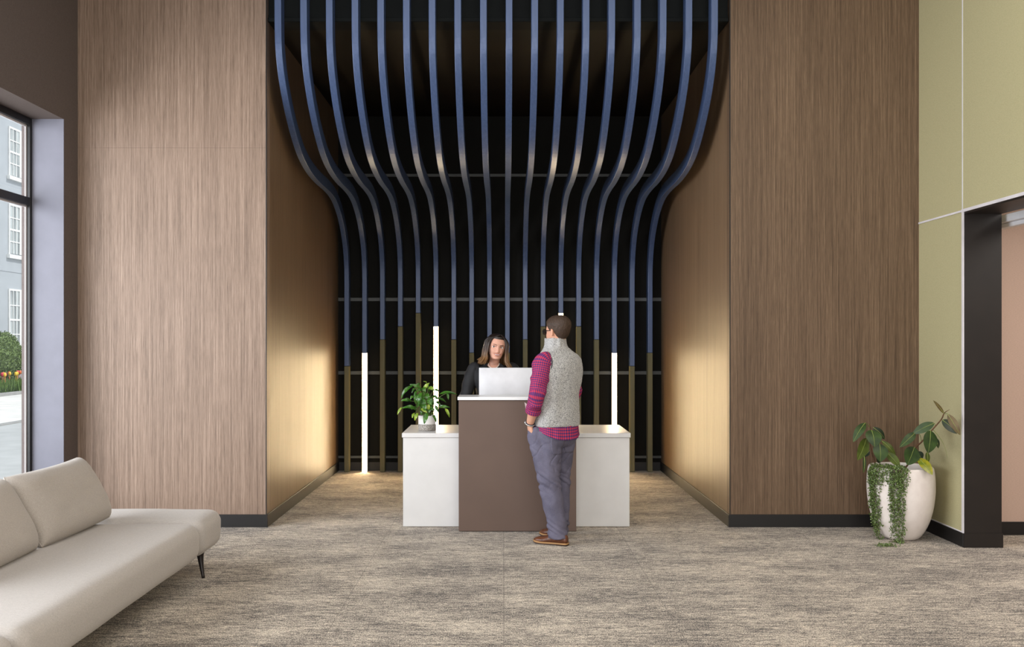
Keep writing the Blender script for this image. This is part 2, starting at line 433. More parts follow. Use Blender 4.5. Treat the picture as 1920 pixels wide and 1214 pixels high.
# side room
struct(mk('wall_side_room', join(box(3.653, 7.0, 7.2, 7.3, 0, 2.9), box(6.9, 7.0, -2.6, 7.2, 0, 2.9)), 'pink', smooth=False))
struct(mk('ceiling_side_room', box(3.653, 7.0, -2.6, 7.3, 2.9, 3.0), 'ceil', smooth=False))
tr = tag(mk('door_track', box(3.70, 3.80, 4.0, 7.19, 2.395, 2.452, .003, 1), 'alu', smooth=False), 'pale metal sliding track under the head of the right doorway', 'door track')
mk('track_carrier', box(3.735, 3.79, 4.0, 6.98, 2.362, 2.394, .003, 1), 'alu', tr, smooth=False)

# ------------------------------------------------------------------ curved slats
prof = [(7.38,4.99),(7.38,4.6),(7.38,4.25),(7.392,3.95),(7.45,3.767),(7.55,3.61),(7.72,3.44),(7.95,3.28),(8.22,3.155),(8.55,3.085),(8.95,3.055),(9.35,3.052),(9.68,3.035),(9.93,2.985),(10.17,2.888),(10.36,2.762),(10.505,2.61),(10.59,2.43),(10.62,2.22),(10.62,2.0)]
fine = crm(prof, 5)
TH, SW = .112, .054
def sweep(pts, w, th):
    n = len(pts); vs = []; fs = []
    for i, (y, z) in enumerate(pts):
        a = pts[max(i-1, 0)]; b = pts[min(i+1, n-1)]
        t = Vector((b[0]-a[0], b[1]-a[1])).normalized(); nr = Vector((-t[1], t[0]))     # rotated left of travel: +Y when going down
        if nr[0] < 0 and abs(nr[0]) > .5: nr = -nr
        q = (y+nr[0]*th, z+nr[1]*th)
        vs += [Vector((-w/2, y, z)), Vector((w/2, y, z)), Vector((w/2, q[0], q[1])), Vector((-w/2, q[0], q[1]))]
    for i in range(n-1):
        for k in range(4):
            j = (k+1) % 4; fs.append([i*4+k, i*4+j, (i+1)*4+j, (i+1)*4+k])
    fs += [[3, 2, 1, 0], [(n-1)*4, (n-1)*4+1, (n-1)*4+2, (n-1)*4+3]]
    return vs, fs
# ends of the blue colour: heights in m and whether a light tube follows
zt = {687:1.225, 662:1.379, 637:1.532, 612:1.684, 587:1.838}
ends = [687,662,637,612,587,612,637,662,687,662,637,612,587,612,637,662,687,662]
lit = {1, 5, 12, 15}
ordn = ['leftmost','second','third','fourth','fifth','sixth','seventh','eighth','ninth','tenth','eleventh','twelfth','thirteenth','fourteenth','fifteenth','sixteenth','seventeenth','rightmost']
def slat_label(i):
    if i == 0: return 'leftmost curved blue slat beside the left alcove wall, olive at its foot'
    if i == 17: return 'rightmost curved blue slat beside the right alcove wall, olive at its foot'
    if i == 1: return 'curved blue slat whose lower end is the leftmost glowing tube, down to the carpet'
    if i == 5: return 'curved blue slat ending in the glowing tube behind the potted lily'
    if i == 12: return "curved blue slat ending in the glowing tube behind the man's head"
    if i == 15: return 'curved blue slat ending in the rightmost glowing tube behind the white desk'
    if i == 4: return 'curved blue slat just left of the lily tube, with the tallest olive foot'
    return ordn[i]+' curved blue slat from the left with an olive painted lower end'
up_cache = {}
for i in range(18):
    x = -.058+(i-8.5)*.206
    r = empty('curved_slat', (x, 10.62, 0), slat_label(i), 'slat', 'curved blue slats sweeping down the back of the alcove')
    z0 = zt[ends[i]]
    if z0 not in up_cache:
        pts = [(a, b) for a, b in fine]+[(10.62, z0)]
        g = sweep(pts, SW, TH); g = ([v-Vector((0, 10.62, 0)) for v in g[0]], g[1])
        o = mk('blue_section', g, 'blue', smooth=False); up_cache[z0] = o.data
    else:
        o = bpy.data.objects.new('blue_section', up_cache[z0]); C.objects.link(o)
    o.parent = r
    b = o.modifiers.new('bevel', 'BEVEL'); b.width = .004; b.segments = 2; b.limit_method = 'ANGLE'; b.angle_limit = .8
    if i in lit:
        lo = mk('light_tube', box(-SW/2+.0035, SW/2-.0035, .036, .043, .004, z0-.006, .001, 1), 'tube', smooth=False); lo['label'] = 'glowing warm white tube'
        ho = mk('tube_housing', join(box(-SW/2, SW/2, .045, TH, .002, z0-.002), box(-SW/2+.003, SW/2-.003, 0, .044, z0-.006, z0-.002)), 'blue', smooth=False); ho.parent = r
        di = mk('halo_fin', join(box(-SW/2, -SW/2+.003, 0, .044, .002, z0-.002), box(SW/2-.003, SW/2, 0, .044, .002, z0-.002)), 'tubehalo', smooth=False); di.parent = r  # glowing fins added beside the tube to imitate its halo on the back wall
    else:
        lo = mk('olive_section', box(-SW/2, SW/2, 0, TH, .002, z0-.002, .003, 1), 'olive', smooth=False); lo['label'] = 'olive painted lower section'
    lo.parent = r

# ------------------------------------------------------------------ reception desk and counter
dk = empty('reception_desk', (.09, 7.87, 0), 'low white desk running behind the tall brown counter', 'desk')
mk('desktop', box(-.826, 1.035, 7.492, 8.236, .730, .7665, .003, 2), 'white', dk, smooth=False)
mk('front_panel', box(-.818, 1.027, 7.502, 7.527, .004, .728, .002, 1), 'white', dk, smooth=False)
for x0, x1 in ((-.818, -.793), (1.002, 1.027)):
    mk('side_panel', box(x0, x1, 7.529, 8.20, .004, .728, .002, 1), 'white', dk, smooth=False)
ct = empty('transaction_counter', (.11, 7.4, 0), 'tall brown counter with a white ledge in front of the white desk', 'counter')
mk('body', join(box(-.356, .578, 7.315, 7.488, .004, 1.045, .003, 1)), 'brown', ct, smooth=False)
mk('ledge', box(-.364, .590, 7.300, 7.590, 1.047, 1.073, .003, 2), 'topw', ct, smooth=False)
# monitor, its back to the camera
mo = empty('computer_monitor', (.116, 7.86, .7665), 'slim silver all-in-one computer seen from behind on the desk', 'computer')
def screen_back():
    nx, nz = 24, 18; x0, x1, z0, z1 = -.2045, .4365, .8465, 1.2835; vs = []; fs = []
    for j in range(nz+1):
        for i in range(nx+1):
            u = i/nx; w = j/nz; s = (1-(2*u-1)**4)*(1-(2*w-1)**4)
            vs.append(Vector((x0+(x1-x0)*u, 7.8622-.034*max(0, s), z0+(z1-z0)*w)))
    for j in range(nz):
        for i in range(nx):
            a = j*(nx+1)+i; fs.append([a, a+1, a+nx+2, a+nx+1])
    return vs, fs
mk('housing', join(screen_back(), box(-.209, .441, 7.862, 7.872, .842, 1.288, .004, 2)), 'alu', mo)
mk('screen', box(-.199, .431, 7.872, 7.875, .90, 1.278), 'black', mo, smooth=False)
mk('stand', join(box(.02, .21, 7.826, 7.834, .78, .96, .003, 2), box(.02, .21, 7.77, 7.95, .768, .776, .003, 2)), 'alu', mo, smooth=False)

# ------------------------------------------------------------------ sofa
sf = empty('sofa', (-2.4, 4.7, 0), 'low pale beige sofa on slim dark legs by the window', 'sofa')
def softbox(x0, x1, y0, y1, z0, z1, r, amp=.006, sd=0):
    bm = bmesh.new(); bmesh.ops.create_cube(bm, size=1)
    for v in bm.verts: v.co = Vector(((x0+x1)/2+v.co.x*(x1-x0), (y0+y1)/2+v.co.y*(y1-y0), (z0+z1)/2+v.co.z*(z1-z0)))
    bmesh.ops.bevel(bm, geom=list(bm.edges), offset=r, segments=7, profile=.5, affect='EDGES')
    bmesh.ops.recalc_face_normals(bm, faces=bm.faces)
    bm.verts.index_update(); g = ([v.co.copy() for v in bm.verts], [[v.index for v in f.verts] for f in bm.faces]); bm.free()
    g = remesh(g, .022, 3)
    cx, cy = (x0+x1)/2, (y0+y1)/2
    def fn(p):
        d = noise.noise(Vector((p.x*3+sd, p.y*2.2, p.z*5)))*amp
        if p.z > (z0+z1)/2:
            d += .012*(1-((p.x-cx)/((x1-x0)/2))**2)*(1-((p.y-cy)/((y1-y0)/2))**2)
        return d
    return displace(g, fn)
mk('seat', softbox(-2.80, -1.885, 3.61, 5.765, .145, .385, .075), 'sofa', sf)
mk('end_block', softbox(-2.84, -1.885, 5.775, 6.21, .145, .392, .075, sd=3), 'sofa', sf)
mk('end_block', softbox(-2.84, -1.885, 3.17, 3.60, .145, .392, .075, sd=6), 'sofa', sf)
mk('backrest', softbox(-2.99, -2.80, 3.60, 5.60, .15, .60, .07, sd=9), 'sofa', sf)
for (x, y) in ((-1.93, 5.90), (-2.72, 6.05), (-1.93, 3.35), (-2.72, 3.3)):
    mk('leg', join(tube([(x-.02, y+.02, .17, .034), (x-.018, y+.018, .14, .022), (x-.006, y+.006, .07, .014), (x+.012, y-.012, .001, .010)], 14, 4)), 'legm', sf)
def cushion(w, h, t, n=34, sd=0.0, sag=.02):
    """pillow in the local YZ plane (w along y, h along z, thickness x), seam border box"""
    vs = []; fs = []
    def pt(u, v, side):
        e = (1-abs(u)**4.5); f = (1-abs(v)**4.0)
        th = t/2*(max(e, 0)**.42)*(max(f, 0)**.42)
        pinch = 1-.035*(1-abs(v))*0-.03*(u*u*v*v)
        y = u*w/2*pinch; z = v*h/2*pinch-sag*(1-u*u)*(v > 0)*v
        th += .008*noise.noise(Vector((u*2.2+sd, v*2.2, side*2.0)))*e*f
        th += .005*noise.noise(Vector((u*6+sd, v*6, side*5.0)))*e*f
        return Vector((side*th, y, z))
    for side in (1, -1):
        base = len(vs)
        for j in range(n+1):
            for i in range(n+1):
                u = math.sin((2*i/n-1)*PI/2); v = math.sin((2*j/n-1)*PI/2)
                vs.append(pt(u, v, side))
        for j in range(n):
            for i in range(n):
                a = base+j*(n+1)+i; q = [a, a+1, a+n+2, a+n+1]
                fs.append(q if side > 0 else q[::-1])
    bm = bmesh.new(); bv = [bm.verts.new(v) for v in vs]
    for f in fs: bm.faces.new([bv[i] for i in f])
    bmesh.ops.remove_doubles(bm, verts=bm.verts, dist=.0006)
    bm.verts.index_update(); r = ([v.co.copy() for v in bm.verts], [[v.index for v in f.verts] for f in bm.faces]); bm.free()
    edge = []
    for a, b in (((-1,-1),(1,-1)), ((1,-1),(1,1)), ((1,1),(-1,1)), ((-1,1),(-1,-1))):
        for k in range(14):
            q = k/14; edge.append(pt(a[0]+(b[0]-a[0])*q, a[1]+(b[1]-a[1])*q, 1)*1.0)
    return r, edge
def place_cushion(loc, w, h, t, lean, twist, sd, label):
    g, edge = cushion(w, h, t, sd=sd)
    m = Matrix.Translation(loc) @ Matrix.Rotation(twist, 4, 'Z') @ Matrix.Rotation(lean, 4, 'Y')
    r = empty('sofa_cushion', loc, label, 'cushion', 'loose back cushions on the sofa')
    mk('cover', xf(g, m), 'cushion', r)
    e = [m @ p for p in edge]; e.append(e[0])
    mk('seam', tube([(p.x, p.y, p.z, .0032) for p in e], 6, raw=True, cap=False), 'cushion', r)
place_cushion((-2.60, 5.41, .59), .88, .44, .21, -.50, .0, 1.3, 'beige cushion on the sofa, the one fully in view nearer the wood wall')
place_cushion((-2.60, 4.52, .59), .88, .44, .21, -.50, .03, 7.7, 'beige cushion cut by the left picture edge, nearer the camera on the sofa')

# ------------------------------------------------------------------ leaves
def leaf(base, tip, width, nrm, curl=.15, fold=.25, nl=12, nw=6, power=.8, wave=0):
    base = Vector(base); tip = Vector(tip); ax = tip-base; L = ax.length; t = ax.normalized()
    side = t.cross(Vector(nrm)).normalized(); up = side.cross(t).normalized()
    vs = []; fs = []; rib = []
    for j in range(nl+1):
        s = j/nl
        w = width/2*(math.sin(PI*min(1, s**power))**.75)*(1 if s < .97 else .3)
        if s in (0.0, 1.0): w = .0006
        c = base+t*(s*L)+up*(curl*L*math.sin(PI*s))
        rib.append((c.x+up.x*.0012, c.y+up.y*.0012, c.z+up.z*.0012, .0022*(1-s*.8)))
        for k in range(nw+1):
            q = 2*k/nw-1
            vs.append(c+side*(q*w)+up*(abs(q)*w*fold+wave*w*math.sin(s*14+q*2)*abs(q)))
    for j in range(nl):
        for k in range(nw):
            a = j*(nw+1)+k; fs.append([a, a+1, a+nw+2, a+nw+1])
    return (vs, fs), rib

# ------------------------------------------------------------------ tall planter with rubber plant and creeper
PC = Vector((3.062, 7.10, 0))
pl = empty('planter', PC, 'large rounded white planter in the corner by the green wall', 'planter')
outer = [(.10,0),(.125,.006),(.150,.03),(.185,.09),(.212,.16),(.233,.25),(.244,.34),(.246,.41),(.243,.48),(.236,.535),(.228,.552),(.218,.553),(.212,.54),(.212,.47),(.20,.46)]
mk('bowl', lathe(crm(outer, 3), 64, PC), 'ceramic', pl)
mk('soil', lathe([(.05,.492),(.205,.49),(.205,.47)], 40, PC), 'soil', pl)
Z0 = lambda zx, zy, Y: P(1580+zx/7.5875, 740+zy/7.5875, Y)
rp = empty('rubber_plant', (PC.x, PC.y, .49), 'rubber plant with broad dark green leaves on two leaning stems', 'plant')
def stem(pts, name='stem', mat='stem', parent=rp, n=8):
    mk(name, tube([(p[0].x, p[0].y, p[0].z, p[1]) for p in pts], n, 5), mat, parent)
stem([(Vector((3.03, 7.10, .48)), .007), (Z0(920,1010,7.08), .007), (Z0(1040,760,7.0), .0065), (Z0(1120,680,6.95), .006), (Z0(1260,520,6.88), .0055), (Z0(1400,360,6.80), .005), (Z0(1445,268,6.77), .004), (Z0(1520,215,6.74), .0012)])
stem([(Vector((2.95, 7.13, .48)), .007), (Z0(470,1000,7.12), .0065), (Z0(410,800,7.12), .006), (Z0(385,620,7.11), .005), (Z0(400,500,7.10), .004), (Z0(378,415,7.09), .0015)])
LV = [  # base, tip, width px, Y base, Y tip, material, normal tilt (x, y, z), curl
 ((320,405),(150,680),125,7.08,7.02,'leaf_a',(-.5,-1,.5),.12),
 ((410,505),(455,748),230,7.06,6.98,'leaf_a',(0,-1,.35),.10),
 ((340,622),(212,938),165,7.09,7.04,'leaf_b',(.2,-1,.2),.06),
 ((525,700),(535,962),215,7.04,6.98,'leaf_a',(0,-1,.3),.08),
 ((555,660),(757,888),100,7.10,7.06,'leaf_b',(.3,-1,.3),.10),
 ((625,825),(818,1040),130,7.05,6.97,'leaf_b',(-.1,-1,.5),.06),
 ((305,880),(297,1118),60,7.04,7.00,'leaf_a',(.3,-1,.1),.05),
 ((430,470),(600,640),110,7.16,7.18,'leaf_c',(0,-1,.5),.12),
 ((480,900),(560,950),130,7.16,7.16,'leaf_c',(0,-1,.5),.05),
 ((380,800),(300,890),70,7.12,7.10,'leaf_c',(.2,-1,.5),.05),
 ((1305,408),(995,560),135,6.90,6.96,'leaf_a',(.1,-1,.55),.10),
 ((1035,545),(808,755),120,6.96,6.90,'leaf_a',(-.1,-1,.4),.10),
 ((1250,512),(1213,838),225,6.84,6.80,'leaf_a',(.15,-1,.1),.05),
 ((1022,748),(918,1008),225,6.96,6.90,'leaf_a',(-.1,-1,.15),.05),
 ((1060,810),(1125,930),120,7.02,7.0,'leaf_c',(0,-1,.2),.05),
 ((1072,905),(1278,1148),150,6.93,6.84,'leaf_y',(0,-1,.5),.08),
 ((1200,820),(1205,985),85,6.95,6.93,'leaf_b',(.3,-1,.1),.04),
 ((1290,508),(1490,930),40,6.88,6.80,'leaf_b',(1,-.5,.6),.10),
 ((1440,272),(1287,83),52,6.78,6.76,'leaf_d',(.4,-1,-.3),.05),
 ((1415,362),(1625,560),175,6.80,6.75,'leaf_c',(.2,-1,.3),.08),
 ((1495,280),(1672,580),110,6.75,6.70,'leaf_d',(-.3,-1,.1),.10),
 ((1330,620),(1360,770),70,6.92,6.92,'leaf_c',(.3,-1,.1),.05),
]
for b, tp, w, Y0, Y1, mt, nm, cu in LV:
    B = Z0(*b, Y0); T = Z0(*tp, Y1)
    g, rib = leaf(B, T, w/7.5875*Y0/F, nm, cu*.9, .10, 14, 6, .85)
    lf = mk('leaf', g, mt, rp)
    mk('midrib', tube(rib, 5, raw=True), 'rib', lf)
    lf['_w'] = (PC.x, PC.y, .49)
for a, b in ((((1440,272),(1450,262)), 6.77), (((1445,275),(1495,280)), 6.76), (((1400,360),(1418,362)), 6.80), (((1275,505),(1292,508)), 6.88)):
    stem([(Z0(*a[0], b), .0022), (Z0((a[0][0]+a[1][0])/2, (a[0][1]+a[1][1])/2-4, b), .002), (Z0(*a[1], b-.01), .0018)], 'leaf_stalk', 'gstem', n=6)
stem([(Z0(385,470,7.1), .0022), (Z0(355,425,7.09), .002), (Z0(318,404,7.08), .0018)], 'leaf_stalk', 'gstem', n=6)
stem([(Z0(1125,680,6.95), .0022), (Z0(1095,570,6.96), .002), (Z0(1030,545,6.96), .0018)], 'leaf_stalk', 'gstem', n=6)
stem([(Z0(410,800,7.12), .0022), (Z0(370,800,7.12), .002)], 'leaf_stalk', 'gstem', n=6)
stem([(Z0(1285,500,6.88), .0022), (Z0(1315,440,6.89), .002), (Z0(1303,410,6.90), .0018)], 'leaf_stalk', 'gstem', n=6)

cr = empty('trailing_creeper', (2.93, 6.95, .5), 'small leaved creeper spilling over the white planter to the floor', 'plant')
def pot_r(z):
    for (r0, z0), (r1, z1) in zip(outer[:10], outer[1:11]):
        if z0 <= z <= z1: return r0+(r1-r0)*(z-z0)/max(1e-6, z1-z0)
    return .236
vines = []; lv = []; lf = []
def addleaf(p, s):
    n = Vector((random.uniform(-1,1), random.uniform(-1.6,.2), random.uniform(-.4,1))).normalized()
    a = n.orthogonal().normalized(); a.rotate(Matrix.Rotation(random.uniform(0, 6.28), 3, n)); b = n.cross(a)
    i = len(lv)
    for k in range(6):
        t = 2*PI*k/6; lv.append(p+a*(s*math.cos(t))+b*(s*.8*math.sin(t)))
    lf.append(list(range(i, i+6)))
def vine(ang, length, wob, dense=1.0, zend=None):
    """ang measured from -Y (towards the camera); starts in the pot, goes over the rim and down"""
    pts = []; z = .50; sd = random.uniform(0, 99)
    d0 = Vector((math.sin(ang), -math.cos(ang), 0))
    rr = random.uniform(.10, .19)
    pts.append(PC+d0*rr+Vector((0,0,.50))); pts.append(PC+d0*.215+Vector((0,0,.565))); pts.append(PC+d0*.245+Vector((0,0,.553)))
    s = 0; z = .545
    while s < length and z > .012:
        z -= .02; s += .02
        a = ang+wob*noise.noise(Vector((sd, z*5, 0)))
        rad = max(pot_r(max(z, 0)), .215 if z < .25 else 0) if z > .2 else max(pot_r(max(z, 0))+.004, .232-(.2-z)*.25)
        rad += .010+.008*noise.noise(Vector((sd, 3, z*9)))
        pts.append(PC+Vector((math.sin(a), -math.cos(a), 0))*rad+Vector((0,0,z)))
    if z <= .012:
        last = pts[-1]
        for q in range(random.randint(1, 4)):
            last = last+Vector((random.uniform(-.025,.015), random.uniform(-.02,.006), 0)); last.z = .008; pts.append(last.copy())
    vines.append(pts)
    for k in range(len(pts)-1):
        for q in range(int(5*dense)+1):
            p = pts[k].lerp(pts[k+1], random.random())
            o = Vector((random.gauss(0,.011), random.gauss(0,.008)-.003, random.gauss(0,.009)))
            p2 = p+o; p2.z = max(p2.z, .006)
            hd = Vector((p2.x-PC.x, p2.y-PC.y, 0))
            if p2.z < .54 and hd.length < pot_r(max(0, p2.z))+.006 and k > 2: p2 = PC+hd.normalized()*(pot_r(max(0,p2.z))+.008)+Vector((0,0,p2.z))
            addleaf(p2, random.uniform(.0042, .0072))
def ax(px):   # angle round the pot for a picture column
    return math.asin(max(-.98, min(.98, ((px-VX)*6.92/F-PC.x)/.25)))
for px in (1633,1636,1640,1643,1646,1650,1653):
    vine(ax(px), random.uniform(.42,.62), .16)
    vine(ax(px)+.03, random.uniform(.3,.5), .2, .8)
for px in (1668,1671,1674,1677,1680,1683,1687):
    vine(ax(px), random.uniform(.46,.62), .12)
    vine(ax(px)+.02, random.uniform(.25,.5), .15, .8)
for px in range(1632, 1698, 3):
    vine(ax(px), random.uniform(.02,.16), .3, 1.6)
for k in range(700):
    a = random.uniform(ax(1632), ax(1694)); r = random.uniform(.13,.24)
    addleaf(PC+Vector((math.sin(a)*r, -math.cos(a)*r, .545+random.uniform(-.03,.03)-(.03 if r > .22 else 0))), random.uniform(.005,.008))
for k in range(150):
    addleaf(Vector((random.gauss(2.83,.035), random.gauss(6.80,.02), random.uniform(.004,.02))), random.uniform(.004,.007))
mk('foliage', (lv, lf), 'creep', cr, smooth=False)
mk('vine', join(*[tube([(p.x, p.y, p.z, .0011) for p in v], 4, raw=True) for v in vines]), 'vine', cr)

# ------------------------------------------------------------------ potted lily on the desk
QC = Vector((-.640, 7.72, .7665))
pp = empty('potted_plant', QC, 'leafy peace lily in a small white and grey pot on the desk', 'plant')
mk('pot', lathe([(.066,0),(.0725,.004),(.0735,.06),(.0735,.124),(.0705,.127),(.068,.124),(.068,.10),(.03,.10)], 48, QC), 'whitepot', pp)
mk('concrete_band', lathe([(.070,.0005),(.0742,.003),(.0748,.055),(.0735,.0558)], 48, QC, cap=False), 'concrete', pp)
mk('soil', lathe([(.02,.112),(.067,.110),(.067,.1)], 30, QC), 'soil', pp)
W = lambda zx, zy, Y: P(730+zx/9.34, 700+zy/9.34, Y)
LL = [ # stalk end (leaf base), leaf tip, width px(zoom), Y, mat
 ((415,215),(205,450),90,7.66,0),((560,265),(350,200),70,7.74,0),((470,260),(390,350),60,7.7,0),
 ((660,185),(590,145),30,7.8,1),((620,300),(705,170),95,7.74,1),((700,330),(640,190),70,7.8,0),((690,260),(785,300),90,7.7,1),
 ((390,490),(200,490),85,7.68,0),((480,650),(215,620),95,7.64,0),((215,600),(140,730),50,7.62,1),((500,700),(445,835),80,7.62,1),
 ((870,370),(1195,380),75,7.7,0),((1010,350),(1035,470),55,7.66,0),((790,450),(1000,520),70,7.74,0),((850,600),(1060,600),70,7.7,0),
 ((980,620),(1055,780),65,7.66,1),((660,700),(610,895),110,7.60,0),((760,740),(830,880),70,7.62,0),((560,340),(520,560),110,7.66,0),
 ((480,360),(460,540),90,7.72,0),((600,440),(560,600),120,7.64,0),((680,450),(740,570),120,7.64,0),((640,360),(700,480),110,7.7,0),
 ((520,540),(600,640),120,7.66,0),((720,560),(700,700),100,7.68,0),((800,560),(860,690),70,7.7,0),((560,620),(660,700),80,7.62,1),
 ((440,700),(400,790),60,7.64,1),((740,330),(800,290),60,7.8,0),((500,300),(430,420),60,7.76,0),((780,300),(880,330),60,7.76,0),((620,520),(640,700),90,7.62,0),
 ((540,400),(480,620),90,7.78,0),((700,400),(780,560),90,7.80,0),((620,320),(560,480),110,7.78,0),((580,260),(640,330),90,7.72,0),((430,400),(370,460),70,7.72,0),((760,400),(850,440),70,7.7,0),((480,600),(380,640),60,7.68,0),((700,620),(800,660),80,7.66,0),((540,200),(480,190),50,7.8,0),((650,560),(700,640),100,7.62,1),((580,300),(470,300),80,7.78,0),((820,500),(900,560),60,7.76,0),((560,480),(640,560),110,7.63,0),((600,560),(560,740),90,7.76,0)]
for q, (b, tp, w, Y, m_) in enumerate(LL):
    B = W(*b, Y); T = W(*tp, Y-.03+.02*random.random())
    g, rib = leaf(B, T, .80*w/9.34*Y/F, (random.uniform(-.5,.5), -1, random.uniform(.3,1.2)), random.uniform(.12,.28), .25, 12, 4, .75, .16)
    mk('leaf', g, 'lily2' if m_ else 'lily', pp)
    root = QC+Vector((random.uniform(-.03,.03), random.uniform(-.03,.03), .108))
    mid = root.lerp(B, .55)+Vector((0, 0, .04))
    mk('stalk', tube([(root.x,root.y,root.z,.0022),(mid.x,mid.y,mid.z,.002),(B.x,B.y,B.z,.0014)], 6, 5), 'gstem', pp)

# ------------------------------------------------------------------ people
HR = [(0,.066,.018,.018),(.008,.056,.034,.036),(.025,.040,.047,.056),(.05,.020,.057,.077),(.075,.008,.064,.088),(.10,0,.070,.094),(.13,-.004,.0735,.097),(.16,-.008,.0725,.094),(.185,-.010,.064,.083),(.205,-.012,.047,.061),(.217,-.012,.026,.034),(.221,-.012,.006,.008)]
HF = crm(HR, 8)
def hring(z):
    for a, b in zip(HF, HF[1:]):
        if a[0] <= z <= b[0]:
            t = (z-a[0])/max(1e-9, b[0]-a[0]); return tuple(p+(q-p)*t for p, q in zip(a, b))[1:]
    return HF[-1][1:] if z > .2 else HF[0][1:]
NOSE = 1.0; CHEEK = 0.0
def G(x, s): return math.exp(-(x/s)**2)
def feat(x, z):
    ax_ = abs(x)
    d = 0
    nz = max(0, min(1, (z-.066)/.05)); 
    if .055 < z < .135: d += G(x, .0085+.006*(1-nz))*(.024*NOSE*(1-nz)**.7+.004)*min(1, (z-.058)/.010 if z > .058 else 0)
    d += CHEEK*G(ax_-.036, .020)*G(z-.068, .020)
    d -= .010*G(ax_-.031, .015)*G(z-.113, .012)
    d += .005*G(ax_-.03, .025)*G(z-.132, .009)
    d += .006*G(ax_-.038, .018)*G(z-.080, .018)
    d += .005*G(x, .024)*G(z-.050, .006)+.005*G(x, .020)*G(z-.036, .006)-.003*G(x, .03)*G(z-.043, .003)
    d -= .004*G(x, .025)*G(z-.026, .006)
    d += .004*G(x, .02)*G(z-.010, .010)
    return d
def head_xy(a, z, off=0):
    c, w, d = hring(z)
    x = (w+off)*math.copysign(abs(math.sin(a))**.92, math.sin(a)); y = c+(d+off)*math.copysign(abs(math.cos(a))**.92, math.cos(a))
    if math.cos(a) > .2 and off < .004: y += feat(x, z)*min(1, (math.cos(a)-.2)*4)
    return x, y
def face_y(x, z):
    c, w, d = hring(z); s = min(.98, abs(x)/w)**(1/.92); a = math.asin(s)*(1 if x >= 0 else -1)
    return head_xy(a, z)[1]
def head_geo(Mt):
    n = 110; rings = []
    zs = [i/90*.2205 for i in range(91)]
    for z in zs:
        z = max(z, .0003)
        rings.append([Mt @ Vector((*head_xy(-2*PI*k/n, z), z)) for k in range(n)])
    g = loft(rings)[:2]
    ears = []
    for s in (-1, 1):
        e = [(s*.070,-.012,.090,.006),(s*.080,-.020,.078,.007),(s*.083,-.024,.100,.008),(s*.082,-.022,.118,.008),(s*.077,-.008,.122,.006),(s*.073,-.002,.110,.005)]
        ears.append(tube(e, 10, 5)[:2]); ears.append(sphere((s*.076,-.014,.100), .014, 12, (.45,.75,1.35))[:2])
    return join(g, *[xf(e, Mt) for e in ears])
def hand_geo(wrist, d, nrm, side, curl=.35, s=1.0):
    """d: direction of fingers, nrm: back-of-hand normal, side +1: thumb towards d x nrm"""
    d = Vector(d).normalized(); nrm = Vector(nrm); nrm = (nrm-d*nrm.dot(d)).normalized(); sd = d.cross(nrm)*side
    wrist = Vector(wrist); out = []
    def q(a, b, c): return wrist+d*(a*s)+sd*(b*s)+nrm*(c*s)
    palm = []
    for a, hw, ht in ((-.02,.026,.021),(.01,.030,.018),(.04,.040,.016),(.075,.043,.014),(.095,.039,.011)):
        ring = []
        for k in range(20):
            t = 2*PI*k/20; ring.append(q(a, hw*math.copysign(abs(math.cos(t))**.8, math.cos(t)), ht*math.sin(t)))
        palm.append(ring)
    out.append(loft(palm)[:2])
    for b, L, r in ((.030,.070,.0088),(.010,.078,.0090),(-.010,.073,.0086),(-.029,.058,.0078)):
        pts = [q(.075, b, 0)]; ang = 0; p = q(.090, b*1.05, 0)
        for seg in (.45, .30, .25):
            ang += curl; pts.append(p.copy()); p = p+(d*math.cos(ang)-nrm*math.sin(ang))*(L*seg*s)
        pts.append(p)
        rr = (r*1.05, r*1.05, r, r*.92, r*.72)
        out.append(tube([(v.x, v.y, v.z, k*s) for v, k in zip(pts, rr)], 10, 4)[:2])
    th = [q(.015,.022,-.004), q(.040,.045,-.012), q(.065,.058,-.020), q(.088,.060,-.028)]
    out.append(tube([(v.x, v.y, v.z, k*s) for v, k in zip(th, (.013,.0115,.0100,.0075))], 10, 4)[:2])
    return join(*out)
def fold(seed, amp, fs=14, fa=1.5):
    def f(s, a, c):
        n1 = noise.noise(Vector((math.cos(a)*fa+seed, math.sin(a)*fa, s*fs)))
        return amp*(n1+.5*abs(n1))
    return f
